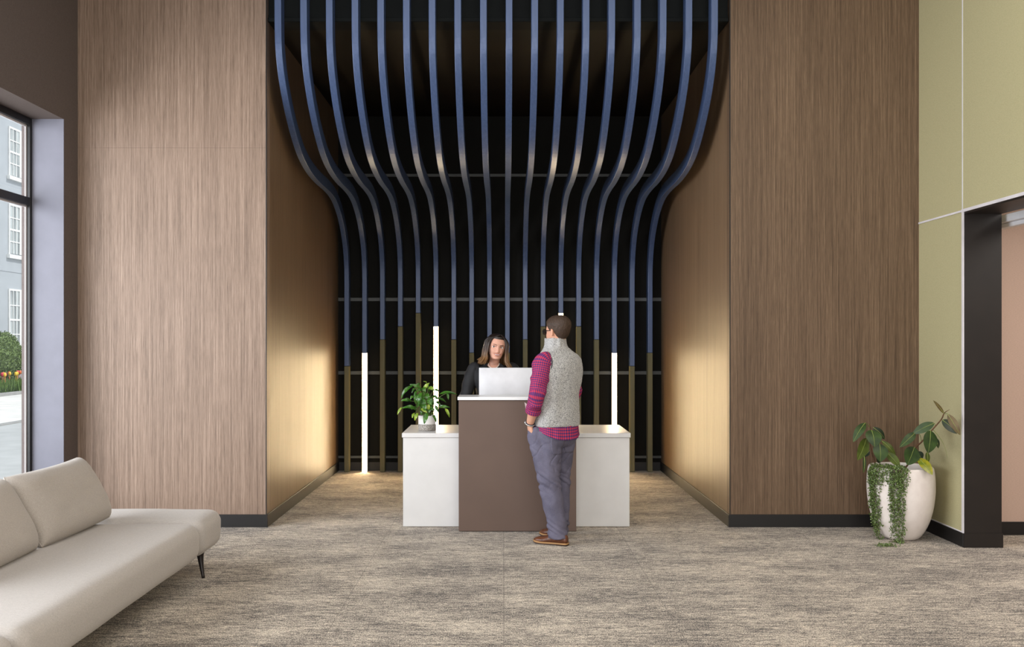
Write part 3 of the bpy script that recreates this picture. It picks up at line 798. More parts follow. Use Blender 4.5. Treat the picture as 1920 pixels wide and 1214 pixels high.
def shoe(parent, heel, toe, s=1.0):
    heel = Vector((heel[0], heel[1], 0)); toe = Vector((toe[0], toe[1], 0)); L = (toe-heel).length; d = (toe-heel).normalized(); sd = Vector((-d.y, d.x, 0))
    def ring(t, w, z0, z1, lift=0):
        c = heel+d*(t*L); r = []
        for k in range(24):
            a = 2*PI*k/24; x = w*math.copysign(abs(math.cos(a))**.75, math.cos(a)); zz = math.sin(a)
            z = z0+lift if zz < 0 else z0+lift+(z1-z0)*zz**.8
            if zz < 0: z = z0+lift-.0*zz
            r.append(c+sd*x+Vector((0,0,z)))
        return r
    P_ = [(0.0,.012,.022,.05),(.03,.028,.020,.075),(.12,.034,.018,.092),(.25,.036,.018,.102),(.36,.037,.018,.100),(.46,.040,.018,.085),(.58,.045,.018,.068),(.72,.049,.018,.056),(.85,.045,.020,.050),(.94,.034,.022,.042),(.99,.016,.026,.034)]
    up = mk('shoe', loft([ring(*p) for p in crm(P_, 3)]), 'leather', parent)
    S_ = [(-.01,.014),(.02,.030),(.12,.037),(.30,.038),(.45,.041),(.60,.048),(.74,.053),(.87,.048),(.96,.036),(1.01,.016)]
    rs = []
    S2 = crm(S_, 4)
    def slab(z0, z1, rng):
        rr = []
        for t, w in S2:
            if t > rng: break
            lift = .006*max(0, (t-.6)/.4)**2 if z0 > .0 else .006*max(0, (t-.6)/.4)**2
            c = heel+d*(t*L); rr.append([c+sd*w+Vector((0,0,z0+lift)), c-sd*w+Vector((0,0,z0+lift)), c-sd*w+Vector((0,0,z1+lift)), c+sd*w+Vector((0,0,z1+lift))])
        return loft(rr)
    put_w = parent['_w']; up['_w'] = put_w
    mk('sole', slab(.010, .021, 2), 'sole', up, smooth=False)
    mk('outsole', join(slab(.003, .0098, 2), slab(.0, .0098, .30)), 'heel', up, smooth=False)
    cap = [(heel+d*(.70*L)+sd*(math.cos(a)*.0485)+Vector((0,0,.019+.0395*max(0, math.sin(a))**.8))) for a in [PI*k/12 for k in range(13)]]
    mk('toe_seam', tube([(p.x,p.y,p.z,.0013) for p in cap], 5, raw=True), 'heel', up)
    for t in (.42, .48, .54):
        zt_ = .096-(t-.42)*.20
        c = heel+d*(t*L); mk('lace', tube([tuple(c+sd*.016+Vector((0,0,zt_-.004)))+(.0022,), tuple(c+Vector((0,0,zt_+.001)))+(.0022,), tuple(c-sd*.016+Vector((0,0,zt_-.004)))+(.0022,)], 6, 4), 'heel', up)

# ---- the man at the counter
MR = Vector((.40, 6.95, 0)); YA = math.radians(38)
man = empty('person', MR, 'man in speckled grey vest and red checked shirt standing at the tall counter', 'person')
def mrot(x, y, z): return Vector((MR.x+x*math.cos(YA)-y*math.sin(YA), MR.y+x*math.sin(YA)+y*math.cos(YA), z))
hm = Matrix.Translation((.412, 6.945, 1.478)) @ Matrix.Rotation(math.radians(41), 4, 'Z') @ Matrix.Rotation(math.radians(-2), 4, 'X')
SHL = Vector((.293, 6.835, 1.362)); ELL = Vector((.243, 6.758, 1.110)); WRL = Vector((.196, 6.862, .895))
SHR = Vector((.515, 7.045, 1.365)); ELR = Vector((.552, 7.085, 1.125)); WRR = Vector((.500, 7.315, 1.100))
HL = Vector((.332, 6.898, .86)); KL = Vector((.345, 6.885, .465)); AKL = Vector((.405, 6.856, .085))
HRt = Vector((.462, 7.0, .86)); KR = Vector((.440, 7.055, .455)); AKR = Vector((.432, 7.085, .085))
def limb(a, b, c, ra, rb, rc, n=16, disp=None):
    return tube([(*a, ra), (*a.lerp(b, .5), (ra+rb)/2*1.02), (*b, rb), (*b.lerp(c, .35), rb*1.02), (*c, rc)], n, 6, disp=disp)[:2]
body = join(
    head_geo(hm),
    tube([(.405, 6.955, 1.38, .066), (.408, 6.952, 1.45, .058), (.411, 6.948, 1.50, .056), (.414, 6.946, 1.56, .058)], 24, 5)[:2],
    tor([(.80,.40,6.95,.14,.10,2.2),(.95,.40,6.95,.145,.10,2.2),(1.15,.41,6.95,.15,.10,2.2),(1.32,.41,6.95,.165,.095,2.2),(1.40,.408,6.95,.14,.075,2.2),(1.45,.406,6.95,.07,.05,2)], YA)[:2],
    limb(SHL, ELL, WRL, .048, .040, .027), limb(SHR, ELR, WRR, .048, .040, .027),
    limb(HL, KL, AKL, .075, .052, .035), limb(HRt, KR, AKR, .075, .052, .035),
    tube([(*AKL, .035), (.40, 6.858, .05, .033), (.35, 6.88, .035, .028), (.29, 6.905, .03, .022)], 12, 4)[:2],
    tube([(*AKR, .035), (.42, 7.09, .05, .033), (.385, 7.135, .035, .028), (.345, 7.18, .03, .022)], 12, 4)[:2],
    hand_geo(WRL, (.12, .26, -1), (-.9, -.35, 0), 1, .25),
    hand_geo(WRR, (-.45, 1, -.06), (0, 0, 1), -1, .10))
mk('body', remesh(body, .0042, 2), 'skin', man)
def tfold(seed, amp, fz=9, ft=2.2):
    def f(th, z): return amp*noise.noise(Vector((math.cos(th)*ft+seed, math.sin(th)*ft, z*fz)))
    return f
vest = tor([(.878,.402,6.95,.176,.128,2.3),(.885,.402,6.95,.186,.137,2.3),(.93,.402,6.95,.186,.138,2.3),(1.0,.400,6.95,.183,.134,2.3),(1.08,.404,6.95,.180,.130,2.3),(1.17,.412,6.95,.186,.133,2.3),(1.26,.418,6.95,.194,.136,2.3),(1.33,.424,6.954,.190,.130,2.4),(1.375,.422,6.956,.184,.120,2.4),(1.405,.416,6.954,.166,.110,2.3),(1.43,.410,6.955,.140,.100,2.2),(1.455,.402,6.958,.108,.094,2.1),(1.48,.396,6.962,.084,.090,2),(1.51,.393,6.964,.075,.088,2),(1.532,.392,6.965,.073,.087,2),(1.538,.392,6.965,.069,.083,2),(1.52,.394,6.963,.064,.078,2),(1.49,.398,6.960,.060,.072,2)], YA, 72, tfold(3, .009), sub=7)
vest = displace(vest[:2], lambda p: .005*noise.noise(p*11)+.0016*noise.noise(p*60))
mk('vest', vest, 'knit', man)
def ring_tube(c, ax_, r, rr, n=28, ov=1.0):
    ax_ = Vector(ax_).normalized(); u = ax_.orthogonal().normalized()
    up = Vector((0,0,1)); u = (up-ax_*up.dot(ax_)).normalized(); w = ax_.cross(u)
    pts = [c+u*(r*ov*math.cos(2*PI*k/n))+w*(r*math.sin(2*PI*k/n)) for k in range(n+1)]
    return tube([(p.x,p.y,p.z,rr) for p in pts], 8, raw=True)
mk('armhole_piping', ring_tube(mrot(-.130, -.014, 1.340), (-.80,-.58,.20), .087, .0046, ov=1.0), 'piping', man)
def shem(th, q):   # th: angle in body frame, front = +pi/2
    back = max(0, -math.sin(th)); return -(q)*(0.0) + (-.035*back+.03*abs(math.cos(th))**3)*q
sr = tor([(.93,.401,6.95,.172,.126,2.3),(.88,.401,6.95,.177,.130,2.3),(.84,.401,6.95,.181,.135,2.3),(.815,.401,6.95,.184,.139,2.3)], YA, 72, tfold(9, .010, 5, 3.5), shem, cap=False)
# sides swapped because the rings run downwards
o = mk('shirt_tail', sr, 'gingham', man); s_ = o.modifiers.new('s', 'SOLIDIFY'); s_.thickness = .002
sl = tube([(*(SHL+Vector((.055,.040,.014))), .045), (*(SHL+Vector((.026,.018,.012))), .064), (*(SHL+Vector((.0,.0,-.004))), .070), (*SHL.lerp(ELL, .25), .069), (*SHL.lerp(ELL, .55), .064), (*SHL.lerp(ELL, .85), .064), (*ELL, .060), (*ELL.lerp(WRL, .22), .058), (*ELL.lerp(WRL, .42), .054), (*ELL.lerp(WRL, .50), .053)], 48, 9, disp=fold(5, .010, 22, 1.1))
mk('sleeve', sl, 'gingham', man)
cf = tube([(*ELL.lerp(WRL, .40), .0555), (*ELL.lerp(WRL, .46), .058), (*ELL.lerp(WRL, .56), .057), (*ELL.lerp(WRL, .565), .052), (*ELL.lerp(WRL, .52), .048)], 40, 4, cap=False, disp=fold(8, .004, 30, 1.2))
mk('cuff', cf, 'gingham', man)
a0 = ELL.lerp(WRL, .42)+Vector((-.052,.012,.0)); 
mk('cuff_flap', ([a0+Vector((0,0,.032)), a0+Vector((-.016,-.002,.044)), a0+Vector((-.006,-.012,-.012)), a0+Vector((.012,-.014,-.028)), a0+Vector((.008,-.008,.01))], [[0,1,2,4],[2,3,4]]), 'cuffin', man, smooth=False)
slr = tube([(*(SHR+Vector((-.04,-.03,.022))), .044), (*(SHR+Vector((0,0,.0))), .050), (*SHR.lerp(ELR, .4), .055), (*ELR, .050), (*ELR.lerp(WRR, .3), .052), (*ELR.lerp(WRR, .6), .048)], 40, 8, disp=fold(15, .008, 22, 1.1))
mk('sleeve', slr, 'gingham', man)
# trousers
tr_ = join(
    tor([(.94,.401,6.95,.160,.118,2.3),(.88,.401,6.95,.168,.124,2.3),(.82,.401,6.95,.172,.130,2.3),(.76,.400,6.952,.155,.118,2.3),(.72,.398,6.955,.12,.09,2.2)][::-1], YA, 48)[:2],
    tube([(*(HL+Vector((-.004,-.004,-.01))), .094), (*HL.lerp(KL, .25), .100), (*HL.lerp(KL, .5), .096), (*HL.lerp(KL, .8), .084), (*KL, .080), (*KL.lerp(AKL, .3), .079), (*KL.lerp(AKL, .6), .073), (*KL.lerp(AKL, .88), .069), (*(AKL+Vector((-.004,0,-.035))), .071)], 40, 6, disp=fold(21, .009, 10, .9))[:2],
    tube([(*HRt, .088), (*HRt.lerp(KR, .25), .090), (*HRt.lerp(KR, .5), .084), (*HRt.lerp(KR, .8), .074), (*KR, .072), (*KR.lerp(AKR, .3), .072), (*KR.lerp(AKR, .6), .068), (*KR.lerp(AKR, .88), .066), (*(AKR+Vector((0,0,-.035))), .068)], 40, 6, disp=fold(31, .009, 10, .9))[:2])
tr_ = join(tr_, sphere((.222, 6.885, .800), 1, 18, (.046,.052,.075)), tube([(.238,6.895,.87,.050),(.242,6.892,.84,.062),(.266,6.89,.76,.078),(.294,6.89,.68,.083),(.316,6.888,.56,.080),(.335,6.886,.47,.070)], 30, 5)[:2])
tr_ = remesh(tr_, .006, 5)
def wr(p):
    k = math.exp(-((p.z-.47)/.09)**2)+math.exp(-((p.z-.13)/.09)**2)*1.2+.4*math.exp(-((p.z-.74)/.07)**2)
    q = Vector((p.x*5+p.z*6, p.y*5, p.z*22+p.x*14))
    n = noise.noise(q)
    q2 = Vector((p.x*4+p.z*9, p.y*4, p.z*9-p.x*10)); n2 = noise.noise(q2)
    return .004*noise.noise(p*9)+k*.017*(abs(n)*1.5-.3)-.006*max(0, 1-abs(n2)*9)*math.exp(-((p.z-.62)/.2)**2)
tr_ = displace(tr_, wr)
trs = mk('trousers', tr_, 'denim', man)
trs['_w'] = tuple(MR)
def wrap(name, grid, mat, off=.0025, thick=.002, parent=man):
    o = mk(name, grid, mat, parent)
    m = o.modifiers.new('w', 'SHRINKWRAP'); m.target = trs; m.wrap_method = 'PROJECT'; m.use_negative_direction = True; m.use_positive_direction = True; m.wrap_mode = 'OUTSIDE_SURFACE' if False else 'ON_SURFACE'; m.offset = off
    s = o.modifiers.new('s', 'SOLIDIFY'); s.thickness = thick; s.offset = 1
    return o
def grid(o, u, v, nu, nv, shape=None):
    vs = []; fs = []
    for j in range(nv+1):
        for i in range(nu+1):
            a = i/nu; b = j/nv
            if shape: a = .5+(a-.5)*shape(b)
            vs.append(Vector(o)+Vector(u)*a+Vector(v)*b)
    for j in range(nv):
        for i in range(nu): q = j*(nu+1)+i; fs.append([q, q+1, q+nu+2, q+nu+1])
    return vs, fs
def mrv(x, y): return Vector((x*math.cos(YA)-y*math.sin(YA), x*math.sin(YA)+y*math.cos(YA), 0))
pk = mrot(-.135, -.30, .80)
wrap('back_pocket', grid(pk, mrv(.115, 0), (0,0,-.125), 14, 14, lambda b: 1 if b < .75 else 1-(b-.75)*1.2), 'denim', .002, .0016, parent=trs)
pk = mrot(.030, -.30, .80)
wrap('back_pocket', grid(pk, mrv(.11, 0), (0,0,-.125), 14, 14, lambda b: 1 if b < .75 else 1-(b-.75)*1.2), 'denim', .002, .0016, parent=trs)
shoe(man, (.478, 6.822), (.232, 6.935)); shoe(man, (.462, 7.045), (.300, 7.225))
# short hair
def hair_shell(Mt, off, cond, n=120, m=80, t=.0):
    vs = []; fs = []; keep = {}
    for j in range(m+1):
        z = .03+(.2203-.03)*j/m
        for k in range(n):
            a = 2*PI*k/n; aa = a if a <= PI else 2*PI-a; dd = z-cond(aa); keep[(j, k)] = dd > -.014; o_ = off(a, z)*max(-.6, min(1, .25+dd/.014))
            x, y = head_xy(a, z, o_); p = Vector((x, y, z+o_*max(0, (z-.15)/.07)*.8))
            vs.append(Mt @ p); 
    for j in range(m):
        for k in range(n):
            k2 = (k+1) % n
            if keep[(j,k)] and keep[(j,k2)] and keep[(j+1,k)] and keep[(j+1,k2)]: fs.append([j*n+k2, j*n+k, (j+1)*n+k, (j+1)*n+k2])
    vs.append(Mt @ Vector((0, -.012, .2213+off(0, .22)))); c = len(vs)-1
    for k in range(n): fs.append([c, m*n+(k+1) % n, m*n+k])
    return vs, fs
def mcond(a):
    a = math.degrees(a)
    pts = [(0,.176),(46,.174),(60,.160),(72,.138),(80,.125),(90,.118),(100,.120),(108,.100),(122,.078),(140,.062),(160,.056),(180,.055)]
    for p, q in zip(pts, pts[1:]):
        if p[0] <= a <= q[0]: return p[1]+(q[1]-p[1])*(a-p[0])/(q[0]-p[0])
    return .055
def moff(a, z):
    b = .0035+.010*max(0, min(1, (z-.09)/.08))
    return b+.0022*noise.noise(Vector((math.cos(a)*9, math.sin(a)*9, z*40)))
mk('hair', hair_shell(hm, moff, mcond), 'hairm', man)
gv = []
for s in (-1, 1):
    tp = [hm @ Vector((s*.079,-.012,.117)), hm @ Vector((s*.077,.04,.117)), hm @ Vector((s*.070,.100,.116))]
    gv.append(tube([(p.x,p.y,p.z,.0028) for p in tp], 6, 3)[:2])
    rm = [hm @ Vector((s*.036+.028*math.cos(t), .108-.012*abs(math.cos(t))*(1 if s*math.cos(t) > 0 else 0), .110+.021*math.sin(t))) for t in [2*PI*k/20 for k in range(21)]]
    gv.append(tube([(p.x,p.y,p.z,.0026) for p in rm], 6, raw=True)[:2])
bp = [hm @ Vector((x,.112,.114)) for x in (-.01,0,.01)]; gv.append(tube([(p.x,p.y,p.z,.0024) for p in bp], 6, 3)[:2])
gl = mk('glasses', join(*gv), 'glassframe', man); gl['_w'] = tuple(MR)
for s in (-1, 1):
    mk('lens', xf(sphere((s*.036,.103,.110), .026, 14, (1,.08,.74)), hm), 'lens', gl)
def eyes(Mt, parent, gaze=(0,0)):
    for s in (-1, 1):
        x = s*.031; z = .113; y = face_y(x, z)
        e = mk('eye', xf(sphere((x, y-.006, z), .0128, 16, (1.2,.85,.80)), Mt), 'eyew', parent); e['_w'] = parent['_w']
        mk('iris', xf(sphere((x+gaze[0], y+.0022, z+gaze[1]), .0068, 12, (1,.42,1)), Mt), 'iris', e)
        lid = [Mt @ Vector((x+q*.015, face_y(x+q*.015, z)+.0035-.0005*abs(q), z+.0088-.0065*q*q)) for q in (-1,-.5,0,.5,1)]
        mk('eyelid', tube([(p.x,p.y,p.z,.0021) for p in lid], 6, 3), 'brow', parent)
        br = [(Mt @ Vector((x+s*q*.019, face_y(x+s*q*.019, .131)+.001, .1345-.0038*(q-.2)**2)), r) for q, r in ((-1,.0020),(-.4,.0025),(.2,.0023),(.7,.0017),(1,.0009))]
        mk('eyebrow', tube([(p.x,p.y,p.z,r) for p, r in br], 6, 3), 'brow', parent)
eyes(hm, man)
mo_ = [hm @ Vector((x, face_y(x,.043)+.001, .043)) for x in (-.022,-.011,0,.011,.022)]
mk('lips', tube([(p.x,p.y,p.z,r) for p, r in zip(mo_, (.001,.003,.0035,.003,.001))], 8, 3), 'lip', man)
# wristwatch with striped strap
d_ = (WRL-ELL).normalized(); wc = WRL-d_*.012
ww = mk('wristwatch', join(ring_tube(wc, d_, .0325, .0042, ov=1.0)[:2], ring_tube(wc+d_*.009, d_, .0315, .0042)[:2]), 'navy', man); ww['_w'] = tuple(MR)
mk('strap_stripe', ring_tube(wc+d_*.0045, d_, .0345, .0030), 'pearl', ww)
mk('watch_case', sphere(wc+Vector((-.036,.004,.002)), .018, 14, (.45,.95,.95)), 'steel', ww)

# ---- the receptionist
WR_ = Vector((-.090, 8.43, 0)); 
wom = empty('person', WR_, 'smiling woman with long brown hair in dark jacket standing behind the desk', 'person')
hw = Matrix.Translation((-.084, 8.385, 1.352)) @ Matrix.Rotation(math.radians(192), 4, 'Z') @ Matrix.Rotation(math.radians(-9), 4, 'Y') @ Matrix.Rotation(math.radians(-3), 4, 'X') @ Matrix.Diagonal((1.10, 1.0, 1.0, 1))
NOSE = .72; CHEEK = .009
wSL = Vector((-.285, 8.44, 1.262)); wEL = Vector((-.345, 8.37, .99)); wWL = Vector((-.165, 8.155, .835))
wSR = Vector((.095, 8.44, 1.262)); wER = Vector((.165, 8.37, .99)); wWR = Vector((.03, 8.155, .835))
YW = math.radians(180)
wbody = join(head_geo(hw),
    tube([(-.092, 8.44, 1.24, .056), (-.088, 8.435, 1.30, .050), (-.080, 8.425, 1.34, .048), (-.076, 8.415, 1.40, .052)], 24, 5)[:2],
    tor([(.74,-.09,8.44,.15,.10,2.2),(.86,-.09,8.45,.155,.11,2.2),(1.0,-.09,8.45,.125,.09,2.2),(1.15,-.092,8.44,.14,.105,2.2),(1.25,-.092,8.44,.150,.08,2.2),(1.285,-.092,8.44,.10,.06,2.0),(1.31,-.09,8.44,.05,.045,2)], YW)[:2],
    limb(wSL, wEL, wWL, .040, .034, .024), limb(wSR, wER, wWR, .040, .034, .024),
    limb(Vector((-.17,8.45,.78)), Vector((-.17,8.44,.44)), Vector((-.17,8.46,.07)), .075, .05, .034),
    limb(Vector((-.01,8.45,.78)), Vector((-.01,8.44,.44)), Vector((-.01,8.46,.07)), .075, .05, .034),
    tube([(-.17,8.46,.07,.034), (-.17,8.44,.045,.030), (-.17,8.37,.03,.025), (-.17,8.32,.025,.018)], 12, 4)[:2],
    tube([(-.01,8.46,.07,.034), (-.01,8.44,.045,.030), (-.01,8.37,.03,.025), (-.01,8.32,.025,.018)], 12, 4)[:2],
    hand_geo(wWL, (.35, -1, -.42), (0, -.3, 1), -1, .14, .92), hand_geo(wWR, (-.3, -1, -.42), (0, -.3, 1), 1, .14, .92))
mk('body', remesh(wbody, .0036, 2), 'skin2', wom)
jk = join(
    tor([(.70,-.09,8.45,.185,.125,2.3),(.80,-.09,8.45,.182,.130,2.3),(.92,-.09,8.45,.160,.115,2.3),(1.0,-.09,8.45,.155,.112,2.3),(1.10,-.092,8.445,.172,.130,2.3),(1.19,-.094,8.44,.185,.125,2.3),(1.245,-.094,8.442,.178,.100,2.2),(1.275,-.094,8.448,.140,.080,2.1),(1.298,-.093,8.452,.085,.062,2),(1.31,-.092,8.454,.064,.054,2)], YW, 56, tfold(40, .008))[:2],
    tube([(*(wSL+Vector((.06,0,.0))), .04), (*(wSL+Vector((.012,0,.002))), .054), (*wSL.lerp(wEL, .4), .059), (*wSL.lerp(wEL, .8), .055), (*wEL, .053), (*wEL.lerp(wWL, .4), .046), (*wEL.lerp(wWL, .92), .036)], 32, 7, disp=fold(50, .007, 18, 1.1))[:2],
    tube([(*(wSR+Vector((-.06,0,.0))), .04), (*(wSR+Vector((-.012,0,.002))), .054), (*wSR.lerp(wER, .4), .059), (*wSR.lerp(wER, .8), .055), (*wER, .053), (*wER.lerp(wWR, .4), .046), (*wER.lerp(wWR, .92), .036)], 32, 7, disp=fold(60, .007, 18, 1.1))[:2])
mk('jacket', displace(remesh(jk, .006, 3), lambda p: .003*noise.noise(p*14)), 'suit', wom)
# open neckline: skin and black top are shown by a chest insert in front of the jacket
def chest(w0, w1, z0, z1, y0, y1, name, mat):
    vs = []; fs = []; n = 10
    for j in range(n+1):
        q = j/n; z = z0+(z1-z0)*q; w = w0+(w1-w0)*q; y = y0+(y1-y0)*q
        for i in range(9):
            u = i/4-1; vs.append(Vector((-.092+u*w, y+.018*u*u, z)))
    for j in range(n):
        for i in range(8):
            a = j*9+i; fs.append([a, a+1, a+10, a+9])
    return mk(name, (vs, fs), mat, wom)
chest(.004, .060, 1.235, 1.300, 8.318, 8.378, 'neckline_skin', 'skin2')
chest(.045, .050, 1.10, 1.252, 8.300, 8.316, 'blouse', 'top')
for s in (-1, 1):   # lapels
    q = [Vector((-.092+s*.060, 8.400, 1.312)), Vector((-.092+s*.094, 8.372, 1.285)), Vector((-.092+s*.100, 8.318, 1.215)), Vector((-.092+s*.052, 8.298, 1.13)), Vector((-.092+s*.010, 8.290, 1.06)), Vector((-.092+s*.026, 8.300, 1.17)), Vector((-.092+s*.050, 8.330, 1.25))]
    o = mk('lapel', (q, [[0,1,6],[1,2,6],[2,5,6],[2,3,5],[3,4,5]]), 'suit', wom, smooth=False)
    sm_ = o.modifiers.new('s', 'SOLIDIFY'); sm_.thickness = .004
bd = []
for k in range(33):
    t = PI*(k/32)
    x = .050*math.cos(t); dz = math.sin(t)
    bd.append(sphere((-.088+x, 8.405-.062*dz, 1.310-.042*dz**1.2), .0038, 8)[:2])
mk('necklace', join(*bd), 'pearl', wom)
mk('trousers', remesh(join(
    tor([(.64,-.09,8.45,.12,.09,2.2),(.72,-.09,8.45,.168,.118,2.3),(.84,-.09,8.45,.165,.118,2.3)], YW, 40)[:2],
    tube([(-.17,8.45,.78,.085),(-.17,8.445,.6,.085),(-.17,8.44,.44,.070),(-.17,8.45,.2,.060),(-.17,8.455,.05,.060)], 30, 5)[:2],
    tube([(-.01,8.45,.78,.085),(-.01,8.445,.6,.085),(-.01,8.44,.44,.070),(-.01,8.45,.2,.060),(-.01,8.455,.05,.060)], 30, 5)[:2]), .007, 3), 'suit', wom)
shoe(wom, (-.17, 8.50), (-.17, 8.27)); shoe(wom, (-.01, 8.50), (-.01, 8.27))
eyes(hw, wom, (.0025, 0))
# smile
def mouth(xs, f, r, mat, name, off=.0015):
    pts = [(hw @ Vector((x, face_y(x, f(x))+off, f(x))), rr) for x, rr in zip(xs, r)]
    mk(name, tube([(p.x,p.y,p.z,q) for p, q in pts], 8, 4), mat, wom)
xs = [-.028,-.018,-.008,0,.008,.018,.028]
mouth(xs, lambda x: .0515+9*x*x*.9, (.0010,.0018,.0022,.0020,.0022,.0018,.0010), 'lip', 'upper_lip')
mouth(xs, lambda x: .0385+20*x*x*.9, (.0010,.0022,.0028,.0030,.0028,.0022,.0010), 'lip', 'lower_lip')
mouth([-.021,-.012,-.004,.004,.012,.021], lambda x: .0448+14*x*x*.9, (.0016,.0040,.0046,.0046,.0040,.0016), 'teeth', 'teeth', -.0002)
# long hair: cap plus strands
def wcond(a):
    a = math.degrees(a)
    if a < 40: return .188
    if a < 72: return .188-(a-40)/32*.13
    return .0
hg = [hair_shell(hw, lambda a, z: .012+.002*noise.noise(Vector((a*6, z*20, 1))), wcond)]
hs = []
for i in range(620):
    s = random.choice((-1, 1)); q = random.random()
    az = math.radians((50 if i % 3 else 60)+124*q**.9)*s; ex = random.uniform(0, .016)
    y0 = .070-.15*q; x0 = -.012+random.uniform(-.004,.004)
    def ringp(a, z, o_):
        return Vector(((.074+o_)*math.sin(a), -.006+(.097+o_)*math.cos(a), z))
    fr = max(0, 1-q*5)
    wv = random.uniform(-.01,.01); end = -.052+random.uniform(-.022,.02)+.0*q
    pts = [(Vector((x0, y0, .221+.006)), .0030),
           (ringp(az*(.82+.1*q), .196, -.012+ex*.4), .0042),
           (ringp(az, .155, .008+ex), .0048),
           (ringp(az, .105, .013+ex), .0048),
           (ringp(az+wv*2, .055, .015+ex+.004), .0048),
           (ringp(az+wv*4, .005, .018+ex*1.4+.008*(1-q)), .0046),
           (ringp(az+wv*6, (end+.005)/2, .026+ex*1.6+.014*(1-q)), .0040),
           (ringp(az+wv*8, end, .044+ex*2.0+.016*(1-q)), .0012)]
    pts = [((hw @ p)+Vector(((.030 if s > 0 else .0)*max(0, min(1, (.06-p.z)/.11)), 0, 0)), r) for p, r in pts]
    hs.append(tube([(p.x,p.y,p.z,r) for p, r in pts], 5, 4)[:2])
mk('hair', join(hg[0], *hs), 'hairf', wom)

# ------------------------------------------------------------------ outside the window
struct(mk('ground_road', box(-9.05, -3.82, -10, 60, -.25, -.02), 'road', smooth=False))
struct(mk('ground_pavement', box(-13.6, -9.2, -10, 60, -.25, 0), 'pave', smooth=False))
struct(mk('ground_kerb', join(box(-9.2, -9.05, -10, 60, -.25, .005, .01, 1), box(-13.75, -13.6, -10, 60, -.2, .09, .01, 1)), 'kerb', smooth=False))
struct(mk('ground_bed', box(-16.0, -13.75, -10, 60, -.2, .04), 'soil', smooth=False))
bl = empty('building', (-16.3, 28, 0), 'pale grey stone townhouse with white sash windows across the street', 'building')
mk('wall', join(box(-16.9, -16.0, 12, 50, 0, 16), *[box(-16.0, -15.985, 12, 50, z, z+.03) for z in (3.75, 6.35, 9.0)], box(-16.0, -15.94, 12, 50, 6.28, 6.5, .01, 1)), 'stone', bl, smooth=False)
def far_window(yc, z0, z1):
    r = mk('window', join(box(-16.0, -15.96, yc-.70, yc-.64, z0-.06, z1+.06), box(-16.0, -15.96, yc+.64, yc+.70, z0-.06, z1+.06), box(-16.0, -15.96, yc-.64, yc+.64, z1, z1+.06), box(-16.0, -15.90, yc-.78, yc+.78, z0-.16, z0-.04),
        box(-15.985, -15.955, yc-.06, yc+.06, z0, z1), *[box(-15.98, -15.962, yc+o-.014, yc+o+.014, z0, z1) for o in (-.45,-.25,.25,.45)],
        *[box(-15.98, -15.960, yc-.64, yc+.64, z0+(z1-z0)*k/4-(.03 if k == 2 else .016), z0+(z1-z0)*k/4+(.03 if k == 2 else .016)) for k in (1,2,3)]), 'sash', bl, smooth=False)
    r['_w'] = bl['_w']
    mk('pane', box(-15.995, -15.982, yc-.64, yc+.64, z0, z1), 'farglass', r, smooth=False)
for yc in (20.1, 23.55, 27.0, 30.45, 33.9):
    for z0, z1 in ((1.25, 3.14), (4.35, 5.9), (6.9, 8.4)): far_window(yc, z0, z1)
def bush(c, sx, sy, sz, n, ls, sd):
    rnd = random.Random(sd); vs = []; fs = []
    for i in range(n):
        v = Vector((rnd.gauss(0,1), rnd.gauss(0,1), rnd.gauss(0,1))).normalized()*rnd.uniform(.8, 1.03)
        p = Vector((c[0]+v.x*sx, c[1]+v.y*sy, max(.03, c[2]+v.z*sz)))
        nn = Vector((rnd.gauss(0,1), rnd.gauss(0,1), rnd.gauss(0,1))).normalized(); a = nn.orthogonal().normalized()*ls; b = nn.cross(a)
        k = len(vs); vs += [p-a, p-b*.6, p+a, p+b*.6]; fs.append([k, k+1, k+2, k+3])
    return vs, fs
hd = empty('shrub', (-15.42, 28.3, 0), 'clipped green shrub outside the window against the townhouse', 'shrub')
mk('foliage', join(bush((-15.42, 28.3, .95), .46, .9, .85, 7000, .035, 5), remesh(sphere((-15.42, 28.3, .93), 1, 20, (.40,.8,.78)), .08, 0)), 'hedge', hd, smooth=False)
mk('stem', tube([(-15.42,28.3,.03,.05),(-15.42,28.3,.5,.04)], 8, 3), 'stem', hd)
rnd = random.Random(3); vs = []; fs = []
for i in range(9000):
    p = Vector((rnd.uniform(-14.8,-13.8), rnd.uniform(22,34), .04)); h = rnd.uniform(.18,.42); d = Vector((rnd.uniform(-.08,.08), rnd.uniform(-.08,.08), 0)); w = Vector((rnd.uniform(-1,1), rnd.uniform(-1,1), 0)).normalized()*.018
    k = len(vs); vs += [p-w, p+w, p+d*.6+Vector((0,0,h*.6))+w, p+d*1.5+Vector((0,0,h))]; fs.append([k, k+1, k+2, k+3])
tag(mk('tulip_leaves', (vs, fs), 'bedg', smooth=False), 'green tulip leaves filling the flower bed across the street', 'leaves', kind='stuff')
tulips = {}
def tulip_proto(mat):
    g = join(tube([(0,0,0,.006),(.004,0,.25,.005),(0,0,.47,.005)], 5, 2)[:2], lathe([(.006,.46),(.03,.475),(.04,.51),(.036,.55),(.022,.575)], 8)[:2])
    o = mk('tulip', g, mat); return o
cols = [('tul_r', 'red'), ('tul_y', 'yellow'), ('tul_o', 'orange')]
first = {}
for i in range(54):
    mat, cn = cols[rnd.choice((0, 0, 1, 1, 2))]
    if mat not in first: first[mat] = tulip_proto(mat); o = first[mat]
    else: o = first[mat].copy(); C.objects.link(o)
    o.location = (rnd.uniform(-14.7, -13.95), 24.4+i*.12+rnd.uniform(-.05,.05), .04)
    tag(o, cn+' tulip in the flower bed across the street', 'tulip', cn+' tulips in the street bed')

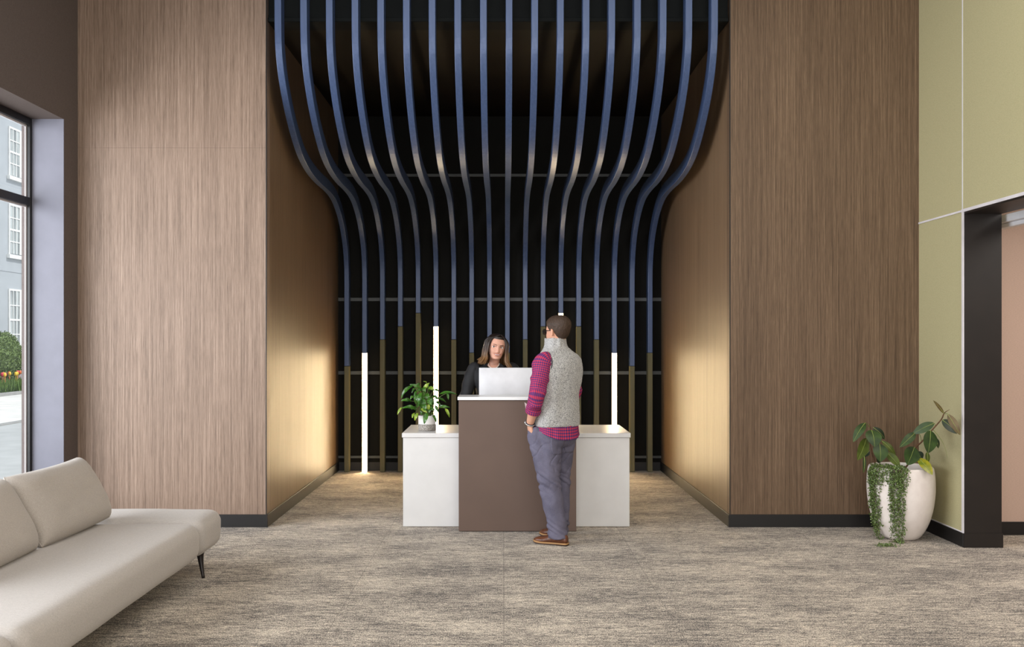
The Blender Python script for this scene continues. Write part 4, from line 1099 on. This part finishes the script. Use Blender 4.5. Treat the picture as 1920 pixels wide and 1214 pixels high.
# ------------------------------------------------------------------ light
w = bpy.data.worlds.new('world'); bpy.context.scene.world = w; w.use_nodes = True
bg = w.node_tree.nodes['Background']; bg.inputs[0].default_value = (.86, .93, 1.0, 1); bg.inputs[1].default_value = 1.2
def area(name, loc, rot, sx, sy, e, col=(1,1,1), spread=None):
    l = bpy.data.lights.new(name, 'AREA'); l.shape = 'RECTANGLE'; l.size = sx; l.size_y = sy; l.energy = e; l.color = col
    if spread: l.spread = spread
    o = bpy.data.objects.new(name, l); C.objects.link(o); o.location = loc; o.rotation_euler = rot; return o
area('window_daylight', (-5.5, 3.7, 1.95), (0, math.radians(-90), math.radians(28)), 3.2, 6.0, 560, (.93,.96,1.0))
area('front_window_fill', (0.6, -2.4, 2.3), (math.radians(90), 0, 0), 6.0, 4.2, 320, (1.0,.985,.965))  # unseen area lamp standing in for windows behind the camera, none built
area('ceiling_fill', (0.2, 3.6, 4.9), (0, 0, 0), 5.0, 5.0, 150, (1.0,.97,.93))  # unseen area lamp added overhead to light the closed room
area('side_room_light', (5.2, 5.2, 2.85), (0, 0, 0), 2.0, 2.0, 75, (1.0,.94,.88))
su = bpy.data.lights.new('sun', 'SUN'); su.energy = 2.6; su.angle = .02; so = bpy.data.objects.new('sun', su); C.objects.link(so)
so.rotation_euler = (math.radians(-12), math.radians(40), 0)

# ------------------------------------------------------------------ camera
cd = bpy.data.cameras.new('camera'); co = bpy.data.objects.new('camera', cd); C.objects.link(co)
cd.sensor_fit = 'HORIZONTAL'; cd.sensor_width = 36; cd.lens = 36*F/1920
cd.shift_x = (960-VX)/1920; cd.shift_y = (VY-607)/1920
co.location = (0, 0, CH); co.rotation_euler = (math.radians(90), 0, 0)
bpy.context.scene.camera = co
sc = bpy.context.scene
sc.view_settings.view_transform = 'Standard'; sc.view_settings.look = 'None'
sc.cycles.max_bounces = 8; sc.cycles.diffuse_bounces = 5; sc.cycles.sample_clamp_indirect = 6
for o in bpy.data.objects:
    if '_w' in o: del o['_w']
